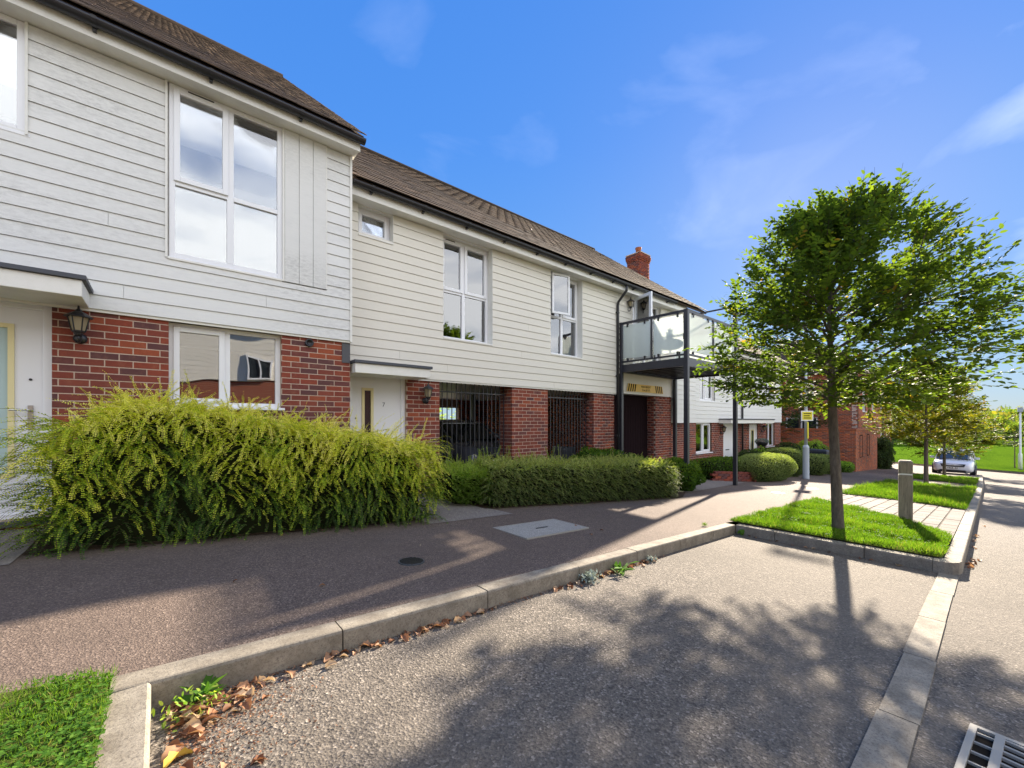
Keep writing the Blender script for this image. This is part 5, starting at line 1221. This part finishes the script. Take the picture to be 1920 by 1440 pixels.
    tag(link('twig', np_mesh('twig', V, 4, M['twig']), r), kind='stuff')
    return r
pf = lambda t: float(np.interp(t, [0, .06, .18, .35, .55, .75, .9, 1.0], [.75, 1.25, 1.62, 1.64, 1.46, 1.14, .80, .50]))
tree('street_tree', 'nearest hornbeam street tree on the grass verge with dense green crown', 7.37, 1.43, 1.80, 4.50, pf, 30, 33000, .084, 'leaf_tree', .070, 5, 'street trees', straggle=.24, rmean=.47, rspread=.17, lean=(.02, .10))
pf2 = lambda t: float(np.interp(t, [0, .1, .3, .6, .85, 1.0], [.8, 1.45, 1.6, 1.35, .9, .3]))
tree('street_tree', 'yellowing street tree on the middle verge', 22.75, 1.66, 1.75, 4.5, pf2, 18, 26000, .095, 'leaf_autumn', .07, 8, 'street trees', rmean=.46)
tree('street_tree', 'small leaning street tree in front of the white car', 31.2, 1.60, 1.15, 3.9, pf2, 16, 20000, .11, 'leaf_autumn', .07, 12, 'street trees', rmean=.34)
tree('street_tree', 'street tree just behind the white car', 41.5, 1.3, 1.9, 4.2, pf2, 12, 4500, .14, 'leaf_far', .09, 15, 'street trees', rmean=.6)
pf3 = lambda t: float(np.interp(t, [0, .15, .4, .7, 1.0], [1.4, 2.4, 2.7, 2.0, .5]))
tree('garden_tree', 'dark garden tree between the far house and the end house', 27.3, 10.2, 1.2, 5.6, pf3, 14, 8000, .16, 'leaf_dark', .12, 21, rmean=.7)
tree('garden_tree', 'leafy tree seen through the back of the carport', 9.6, 18.0, .8, 4.6, pf3, 14, 6000, .13, 'leaf_fresh', .1, 23, rmean=.8)
tree('garden_tree', 'dark tree above the garden wall beside the brick house', 29.6, 7.6, 1.5, 4.6, lambda t: .55*pf3(t), 10, 3500, .12, 'leaf_dark', .08, 27, rmean=.6)
# meadow trees
def far_tree(x, y, H, Rr, label, leafm='leaf_far', n=3200, ls=.34, rm=.4, th=.18, sd=1):
    p = lambda t: Rr*float(np.interp(t, [0, .12, .35, .7, 1.0], [.7, .95, 1, .75, .25]))
    tree('meadow_tree', label, x, y, H*th, H, p, 8, n, ls, leafm, .16, sd, 'trees beyond the meadow', rmean=rm, straggle=.05, limb_r=.05)
FT = [(98, 8.5, 7.5, 5, 'broad tree behind the near street trees beyond the meadow'), (92, 5.5, 5.0, 4.5, 'low bright green tree beyond the meadow, left of the car'), (90, 1.5, 5.2, 4.2, 'pale tree beyond the meadow over the car roof'), (93, -1.2, 6.6, 4.2, 'orange tinted tree beyond the meadow'),
      (88, -3.2, 4.4, 3.6, 'yellow green bush tree at the meadow edge'), (97, -4.6, 6.4, 4.4, 'dull olive tree beyond the meadow near the far lamp'), (86, -6.3, 4.0, 3.4, 'small green tree at the meadow edge right of the sapling'), (99, -8.4, 6.2, 4.6, 'olive tree at the right edge of the photo beyond the meadow'),
      (105, 14, 8, 6, 'large tree beyond the meadow behind the end house'), (90, -10.5, 5, 4, 'green tree beyond the meadow past the right edge'), (78, 9, 2.6, 2.6, 'low bush on the left of the meadow')]
for i, (x, y, H, Rr, lb) in enumerate(FT): far_tree(x, y, H*.84, Rr, lb, rm=[.35, .25, .5, .75, .6, .3, .25, .45, .4, .4, .3][i], sd=40+i, leafm='leaf_far', ls=.25, n=5200)
pw_ = lambda t: float(np.interp(t, [0, .3, 1], [.3, .75, .2]))
tree('meadow_sapling', 'thin sapling on the meadow left of the far lamp post', 47.4, -1.12, 1.6, 3.2, pw_, 8, 900, .16, 'leaf_far', .035, 60, rmean=.5)
# distant wooded ridge (one mass)
nn_ = 26000; x = rng.uniform(125, 190, nn_); y = rng.uniform(-50, 90, nn_); hh = 5.0+2.5*np.array([mn.noise(Vector((a*.05, b*.05, 2))) for a, b in zip(x, y)])
z = -3.6+(x-120)*.008+rng.random(nn_)**.6*hh
me = leaves('distant_woods', np.column_stack([x, y, z]), rng.normal(0, 1, (nn_, 3)), rng.normal(0, 1, (nn_, 3)), rng.uniform(.9, 1.9, nn_), rng.uniform(.8, 1.4, nn_), M['leaf_far'], {'rnd': np.clip(rng.normal(.6, .25, nn_), 0, 1)})
tag(link('distant_woods', me), 'wooded ridge in autumn colour on the horizon', 'woods', kind='stuff')

# ================================================================== street furniture
bo = empty('timber_bollard', (9.63, .95, pz(9.63, .95))); tag(bo, 'square weathered timber bollard with a white band on the verge', 'bollard')
s = .088
MB().box(-s, s, -s, s, -.1, .80).box(-s, s, -s, s, .83, 1.02).box(-s+.012, s-.012, -s+.012, s-.012, .80, .83).build('post', M['timber'], bo, bevel=.010)
MB().box(-s+.006, s-.006, -s+.006, s-.006, .803, .827).build('band', M['signwhite'], bo)
MB().hexa([(-s, -s, 1.021), (s, -s, 1.021), (s, s, 1.021), (-s, s, 1.021), (-s*.75, -s*.75, 1.045), (s*.75, -s*.75, 1.045), (s*.75, s*.75, 1.045), (-s*.75, s*.75, 1.045)]).build('cap', M['timber'], bo)
bo.rotation_euler = (0, R(-1.2), R(8))
lx, ly = 18.1, 4.45
lp = empty('lamp_post', (lx, ly, pz(lx, ly))); tag(lp, 'tall grey street lamp post with a yellow notice among the bushes', 'lamp post')
MB().lathe([(.11, 0), (.105, .05), (.10, 1.15), (.105, 1.17), (.085, 1.22), (.055, 1.26)], 14).build('base', M['greypost'], lp, smooth=True)
MB().lathe([(.055, 1.2), (.035, 5.6)], 12).build('pole', M['greypost'], lp, smooth=True)
MB().hexa([(-.05, -.6, 5.55), (.05, -.6, 5.55), (.06, .1, 5.55), (-.06, .1, 5.55), (-.04, -.55, 5.62), (.04, -.55, 5.62), (.05, .08, 5.66), (-.05, .08, 5.66)]).build('lantern_head', M['greypost'], lp)
MB().box(-.058, .058, -.07, -.05, 1.5, 2.1).build('band', M['signlemon'], lp)
sn = MB().box(-.20, .20, -.09, -.075, 2.15, 2.52).build('notice', M['signwhite'], lp); sn.rotation_euler = (0, 0, R(-50))
MB().box(-.165, .165, -.095, -.09, 2.19, 2.48).build('notice_face', M['signlemon'], sn)
for k in range(3): MB().box(-.12, .12-.04*(k % 2), -.099, -.095, 2.24+k*.08, 2.27+k*.08).build('print_line', M['ink'], sn)
fl_ = empty('lamp_post', (46.3, -1.34, -3.52)); tag(fl_, 'pale lamp post standing alone at the edge of the meadow', 'lamp post')
MB().lathe([(.11, 0), (.10, 1.2), (.06, 1.3), (.05, 4.2)], 10).build('pole', M['signwhite'], fl_, smooth=True); MB().box(-.13, .13, -.13, .13, 4.2, 4.5).build('lantern_head', M['greypost'], fl_)
# covers and gully
mc = empty('inspection_cover', (3.67, 3.70, pz(3.67, 3.7)+.004)); tag(mc, 'pale rectangular concrete filled inspection cover in the footpath', 'cover'); mc.rotation_euler = (0, math.atan(.055), 0)
MB().box(-.53, .53, -.30, .30, -.03, .004).build('concrete_infill', M['cover'], mc)
MB().box(-.545, -.532, -.315, .315, -.03, .006).box(.532, .545, -.315, .315, -.03, .006).box(-.532, .532, -.315, -.302, -.03, .006).box(-.532, .532, .302, .315, -.03, .006).build('frame', M['steelgal'], mc)
MB().box(-.10, .10, -.012, .012, .003, .008).build('lifting_slot', M['black'], mc)
rc = empty('round_cover', (1.70, 3.36, pz(1.7, 3.36)+.004)); tag(rc, 'small round cast iron cover in the footpath', 'cover'); rc.rotation_euler = (0, math.atan(.055), 0)
MB().lathe([(.001, -.01), (.115, -.01), (.115, .004), (.001, .004)], 24).build('lid', M['irongrey'], rc)
for k in range(9):
    yy = -.088+k*.022; ww = math.sqrt(max(0, .10**2-yy**2)); MB().box(-ww, ww, yy-.005, yy+.005, .004, .009).build('rib', M['black'], rc)
for (x, y, sz) in ((11.84, 3.5, .12), (14.27, 3.35, .12)):
    c = empty('stop_tap_cover', (x, y, pz(x, y)+.004)); tag(c, 'small white square utility cover in the footpath' + (' nearer the hedge end' if x < 13 else ' nearer the lamp post'), 'cover', 'small white utility covers'); c.rotation_euler = (0, math.atan(.055), 0)
    MB().box(-sz, sz, -sz, sz, -.01, .006).build('lid', M['signwhite'], c); MB().box(-sz-.02, -sz-.001, -sz, sz, -.01, .004).box(sz+.001, sz+.02, -sz, sz, -.01, .004).build('frame', M['steelgal'], c)
gl = empty('road_gully', (2.66, -.14, rz_(2.66)+.003)); tag(gl, 'slotted steel road gully grate at the bottom right corner', 'drain'); gl.rotation_euler = (0, math.atan(.055), R(-4))
MB().box(-.255, .255, -.212, .212, -.06, .001).build('pit', M['ink'], gl)
MB().box(-.27, .27, .20, .225, -.03, .016).box(-.27, .27, -.225, -.20, -.03, .016).box(.245, .27, -.20, .20, -.03, .016).box(-.27, -.245, -.20, .20, -.03, .016).box(-.245, .245, .115, .145, .002, .016).build('frame', M['steelgal'], gl)
for k in range(8):
    x = -.20+k*.058; MB().hexa([(x-.007, -.2, .002), (x+.007, -.2, .002), (x+.007+.03, .115, .002), (x-.007+.03, .115, .002), (x-.007, -.2, .014), (x+.007, -.2, .014), (x+.007+.03, .115, .014), (x-.007+.03, .115, .014)]).build('grate_bar', M['steelgal'], gl)
for k in range(5): MB().box(-.2+k*.1, -.19+k*.1, .146, .199, .002, .012).build('grate_bar', M['steelgal'], gl)

# ================================================================== cars
def car(name, label, loc, rz, paint, L=4.3, W=1.78, H=1.6, z=0):
    r = empty(name, loc, rz); r.rotation_euler = (0, z, rz); tag(r, label, 'car')
    w = W/2; hl = L/2
    # stations along x (front = +x): x, bottom, shoulder width factor, hood height
    st = [(-hl, .42, .80, .78), (-hl+.06, .30, .88, .98), (-hl+.3, .22, .96, 1.02), (-hl+.9, .20, 1, 1.03), (-.3, .19, 1, 1.01), (.6, .19, 1, 1.0), (hl-1.0, .20, 1, .98), (hl-.55, .22, .98, .93), (hl-.25, .24, .93, .86), (hl-.08, .28, .84, .76), (hl, .34, .72, .64)]
    m = MB(); nP = 0
    for x, zb, wf, zt in st:
        a = w*wf; pr = [(a*.6, zb), (a*.92, zb+.02), (a, zb+.14), (a*1.0, (zb+zt)/2), (a*.985, zt-.16), (a*.93, zt-.05), (a*.80, zt), (0, zt+.025)]
        ring = pr+[(-p, q) for p, q in pr[-2::-1]]; nP = len(ring)
        m.v += [(x, p, q) for p, q in ring]
    for i in range(len(st)-1):
        for k in range(nP): k2 = (k+1) % nP; m.f.append((i*nP+k, (i+1)*nP+k, (i+1)*nP+k2, i*nP+k2))
    m.f.append(tuple(range(nP))); m.f.append(tuple((len(st)-1)*nP+k for k in range(nP))[::-1])
    b = m.build('body', M[paint], r, smooth=True); sm = b.modifiers.new('sub', 'SUBSURF'); sm.levels = sm.render_levels = 2
    # glasshouse
    g = MB(); gs = [(-hl+.12, .90, .72, 1.02, 1.06), (-hl+.45, .93, .74, 1.0, H-.16), (-hl+1.0, .95, .76, 1.0, H-.03), (-.1, .95, .77, .99, H), (.25, .95, .76, .98, H-.03), (.45, .95, .75, .98, H-.10), (hl-.88, .88, .72, .97, 1.01)]
    for x, wb, wt, zb, zt in gs: g.v += [(x, w*wb, zb-.04), (x, w*wt, zt-.05), (x, w*wt*.9, zt), (x, -w*wt*.9, zt), (x, -w*wt, zt-.05), (x, -w*wb, zb-.04)]
    for i in range(len(gs)-1):
        for k in range(5): g.f.append((i*6+k, (i+1)*6+k, (i+1)*6+k+1, i*6+k+1))
    g.build('window_glass', M['glassdark'], r, smooth=False)
    rr = MB()
    for i in range(1, 5):
        (x0, _, a0, _, z0), (x1, _, a1, _, z1) = gs[i], gs[i+1]
        rr.hexa([(x0, -w*a0*.98, z0-.045), (x1, -w*a1*.98, z1-.045), (x1, w*a1*.98, z1-.045), (x0, w*a0*.98, z0-.045), (x0, -w*a0*.86, z0+.016), (x1, -w*a1*.86, z1+.016), (x1, w*a1*.86, z1+.016), (x0, w*a0*.86, z0+.016)])
    rr.build('roof', M[paint], r, smooth=False)
    pl = MB()
    for s_ in (-1, 1):
        pl.tube([(hl-.86, s_*w*.885, .97), (.45, s_*w*.765, H-.12), (.2, s_*w*.76, H-.05)], .032, 6); pl.tube([(.0, s_*w*.955, .97), (-.05, s_*w*.78, H-.05)], .03, 6); pl.tube([(-hl+.75, s_*w*.945, .98), (-hl+.95, s_*w*.77, H-.06)], .05, 6)
    pl.build('pillar', M[paint], r, smooth=True)
    for sx in (hl-.82, -hl+.82):
        for s_ in (-1, 1):
            wl = MB().tube([(sx, s_*(w-.20), .33), (sx, s_*(w+.012), .33)], .335, 22).build('wheel', M['rubber'], r)
            MB().tube([(sx, s_*(w+.0), .33), (sx, s_*(w+.022), .33)], .215, 18).build('rim', M['alloy'], wl)
            arch = MB(); arch.tube([(sx, s_*(w-.22), .35), (sx, s_*(w+.006), .35)], .385, 22).build('arch', M['black'], r)
    gr = MB().hexa([(hl-.10, -.50, .57), (hl+.005, -.46, .57), (hl+.005, .46, .57), (hl-.10, .50, .57), (hl-.16, -.55, .74), (hl-.05, -.52, .73), (hl-.05, .52, .73), (hl-.16, .55, .74)]).build('grille', M['black'], r)
    MB().box(hl-.01, hl+.018, -.42, .42, .648, .672).build('chrome_bar', M['metal'], gr); MB().box(hl+.0, hl+.026, -.06, .06, .625, .69).build('badge', M['metal'], gr)
    MB().hexa([(hl-.2, -.72, .24), (hl+.0, -.55, .22), (hl+.0, .55, .22), (hl-.2, .72, .24), (hl-.2, -.66, .38), (hl+.012, -.5, .38), (hl+.012, .5, .38), (hl-.2, .66, .38)]).build('lower_intake', M['black'], r)
    for s_ in (-1, 1):
        a = [(hl-.34, s_*.80, .66), (hl-.05, s_*.50, .61), (hl-.04, s_*.50, .70), (hl-.36, s_*.80, .78)]; b_ = [(p[0]-.12, p[1]*.95, p[2]) for p in a]
        MB().hexa([a[0], a[1], b_[1], b_[0], a[3], a[2], b_[2], b_[3]]).build('headlight', M['headlamp'], r)
        MB().box(hl-.17, hl-.06, min(s_*.48, s_*.68), max(s_*.48, s_*.68), .40, .46).build('fog_light', M['black'], r)
        MB().box(.62, .74, min(s_*(w-.03), s_*(w+.17)), max(s_*(w-.03), s_*(w+.17)), 1.0, 1.13).build('mirror', M[paint], r, bevel=.03)
    np_ = MB().box(hl+.012, hl+.03, -.26, .26, .45, .555).build('number_plate', M['plate'], r)
    for k in range(7):
        if k == 4: continue
        MB().box(hl+.030, hl+.032, -.21+k*.062, -.175+k*.062, .47, .535).build('print_mark', M['ink'], np_)
    return r
xc = 38.1; car('parked_car', 'white parked car facing the camera at the end of the street', (xc, 1.45, rz_(xc)+.0), math.pi, 'carwhite', z=-math.atan(.055)*-1*-1 if False else 0)
bpy.context.view_layer.update()
cc = bpy.data.objects['parked_car']; cc.location = (xc, 1.5, rz_(36.5)-.03); cc.rotation_euler = (0, -.03, math.pi)
car('parked_car', 'dark blue car parked inside the carport behind black railings', (6.15, 9.7, -1.46), -math.pi/2, 'cardark', L=4.1, H=1.50)
# a dark chair-like stack in the second opening: folded grey cover
gc = empty('barbecue', (8.2, 7.4, pz(8.2, 7.4)-.05)); tag(gc, 'grey ribbed covered object behind the second railing', 'barbecue')
MB().box(-.25, .25, -.2, .2, .5, .9).build('body', M['bin'], gc, bevel=.06); MB().box(-.22, -.18, -.17, .17, 0, .5).box(.18, .22, -.17, .17, 0, .5).build('leg', M['steel_dark'], gc)
gm = MB()
for k in range(6): gm.tube([(-.27, -.17+k*.07, .55), (-.27, -.17+k*.07, .92)], .01, 5)
gm.build('ribs', M['steelgal'], gc)

# ================================================================== fallen leaves and weeds
def curl_leaf(sz):
    m = MB(); P = []
    for i in range(7):
        t = i/6; wd = math.sin(math.pi*min(1, t*.9+.06))**.8*.42*(1+.18*math.sin(i*2.5))
        for j in (-1, -.5, 0, .5, 1):
            x = (t-.5)*sz; y = j*wd*sz; z = .25*sz*(j*j)*wd*2+.12*sz*math.sin(t*4)+.02*sz*random.uniform(-1, 1); P.append((x, y, z))
    m.v = P; m.f = [(i*5+j, (i+1)*5+j, (i+1)*5+j+1, i*5+j+1) for i in range(6) for j in range(4)]
    m.tube([(-sz*.5, 0, .03*sz), (-sz*.8, .03*sz, .1*sz)], .012*sz, 4)
    return m
variants = []
for k in range(6):
    for c in range(4):
        me = curl_leaf(1.0).mesh('fallen_leaf', None, True); a = me.attributes.new('rnd', 'FLOAT', 'POINT'); a.data.foreach_set('value', [[.3, .55, .75, .9][c]]*len(me.vertices)); me.materials.append(M['dryleaf']); variants.append(me)
def fallen(x, y, sz, label, group, z=None, v=None):
    o = bpy.data.objects.new('fallen_leaf', v or random.choice(variants)); COL.objects.link(o)
    o.location = (x, y, (rz_(x) if z is None else z)+sz*.12); o.rotation_euler = (random.uniform(-.5, .5), random.uniform(-.5, .5), random.uniform(0, 6.3)); o.scale = (sz, sz*.8, sz); tag(o, label, 'leaf', group)
G1 = 'dry leaves heaped in the near corner of the bay'
for k in range(85):
    t = random.random(); x = .03+abs(random.gauss(0, .17)); y = 2.42-abs(random.gauss(0, .28))
    if random.random() < .25: x = random.uniform(.1, .75); y = 2.43-abs(random.gauss(0, .035))
    fallen(x, y, random.uniform(.035, .075), 'curled dry brown leaf in the near corner of the bay', G1)
o = MB(); me = curl_leaf(1.0).mesh('fallen_leaf', None, True); a = me.attributes.new('rnd', 'FLOAT', 'POINT'); a.data.foreach_set('value', [1.0]*len(me.vertices)); me.materials.append(mat('yellow_leaf', (.62, .42, .07), .6)); fallen(.055, 2.02, .10, 'large yellow leaf beside the near kerb end', None, v=me)
G2 = 'dry leaves along the back kerb of the bay'
for k in range(120):
    c = random.choice([1.35, 1.45, 2.7, 3.0, 3.25, 3.5, 3.75, 4.0, 1.7, .9]); x = c+random.gauss(0, .12); y = 2.44-abs(random.gauss(0, .035)); fallen(x, y, random.uniform(.035, .07), 'dry brown leaf against the back kerb of the bay', G2)
for k in range(12): y = random.uniform(.5, 2.3); fallen(6.43-abs(random.gauss(0, .03)), y, .05, 'dry leaf against the far kerb of the bay', 'dry leaves at the far end of the bay')
for k in range(16): x = 6.9+abs(random.gauss(0, 2.2)); fallen(x, .17-abs(random.gauss(0, .03)), random.uniform(.05, .08), 'dry leaf in the road channel by the raised kerb', 'dry leaves in the road channel')
for k in range(14): fallen(random.uniform(-.6, 7), random.uniform(4.4, 4.85) if k % 3 else random.uniform(2.9, 4), random.uniform(.03, .05), 'dry leaf scattered on the footpath', 'dry leaves on the footpath', z=pz(1, 3.5)+.0)
for o_ in [q for q in COL.objects if q.get('group') == 'dry leaves on the footpath']: o_.location.z = pz(o_.location.x, o_.location.y)+.008
# leaf litter fragments
n = 2600; x = .02+np.abs(rng.normal(0, .22, n)); y = 2.43-np.abs(rng.normal(0, .30, n)); k = rng.random(n) < .35; x[k] = rng.uniform(.1, 4.4, k.sum()); y[k] = 2.45-np.abs(rng.normal(0, .025, k.sum()))
z = np.array([rz_(a) for a in x])+rng.uniform(.002, .012, n)
me = leaves('leaf_litter', np.column_stack([x, y, z]), np.column_stack([rng.normal(0, 1, (n, 2)), rng.normal(0, .25, n)]), np.column_stack([rng.normal(0, .4, (n, 2)), np.ones(n)]), rng.uniform(.006, .022, n), rng.uniform(.003, .010, n), M['dryleaf'], {'rnd': rng.random(n)*.8}, 'quad')
tag(link('leaf_litter', me), 'brown crumbled leaf litter along the foot of the bay kerb', 'leaf litter', kind='stuff')
def weed(name, label, x, y, z, n, ls, lm, up=.6, spread=.03, wd=.4, rm=(.2, 1)):
    th = rng.uniform(0, 6.28, n); A = np.column_stack([np.cos(th), np.sin(th), rng.uniform(.1, up*2, n)])
    P = np.column_stack([rng.normal(0, spread, n), rng.normal(0, spread*.6, n), rng.uniform(0, spread*1.2, n)])
    r = empty(name, (x, y, z)); tag(r, label, 'weed')
    link('foliage', leaves('foliage', P, A, np.column_stack([rng.normal(0, .4, (n, 2)), np.ones(n)]), rng.uniform(.6, 1.2, n)*ls, rng.uniform(.6, 1.2, n)*ls*wd, M[lm], {'rnd': rng.uniform(*rm, n)}), r)
weed('dandelion_weed', 'broad leaved green weed in the near corner of the bay', .16, 2.40, rz_(0), 16, .11, 'clover', .5, .02, .3)
weed('small_weed', 'small green weeds among dry leaves by the near corner', .10, 2.30, rz_(0), 90, .03, 'leaf_fresh', .8, .07, .4)
weed('silver_weed', 'grey green bushy weed against the back kerb', 2.98, 2.39, rz_(3), 260, .035, 'silverleaf', .9, .055, .45)
weed('silver_weed', 'smaller grey green weed further along the back kerb', 4.05, 2.40, rz_(4), 90, .03, 'silverleaf', .9, .035, .45)
weed('green_weed', 'bright green leafy weed sprawling at the back kerb', 3.42, 2.36, rz_(3.4), 22, .12, 'clover', .35, .05, .3)
weed('green_weed', 'small bright weed at the corner where kerb meets verge', 6.40, 2.36, rz_(6.4), 14, .07, 'clover', 1.2, .03, .5)
weed('green_weed', 'tiny tuft of grass growing behind the back kerb', 5.9, 2.66, pz(5.9), 40, .05, 'grass', 1.5, .02, .12)
bpy.context.view_layer.update()
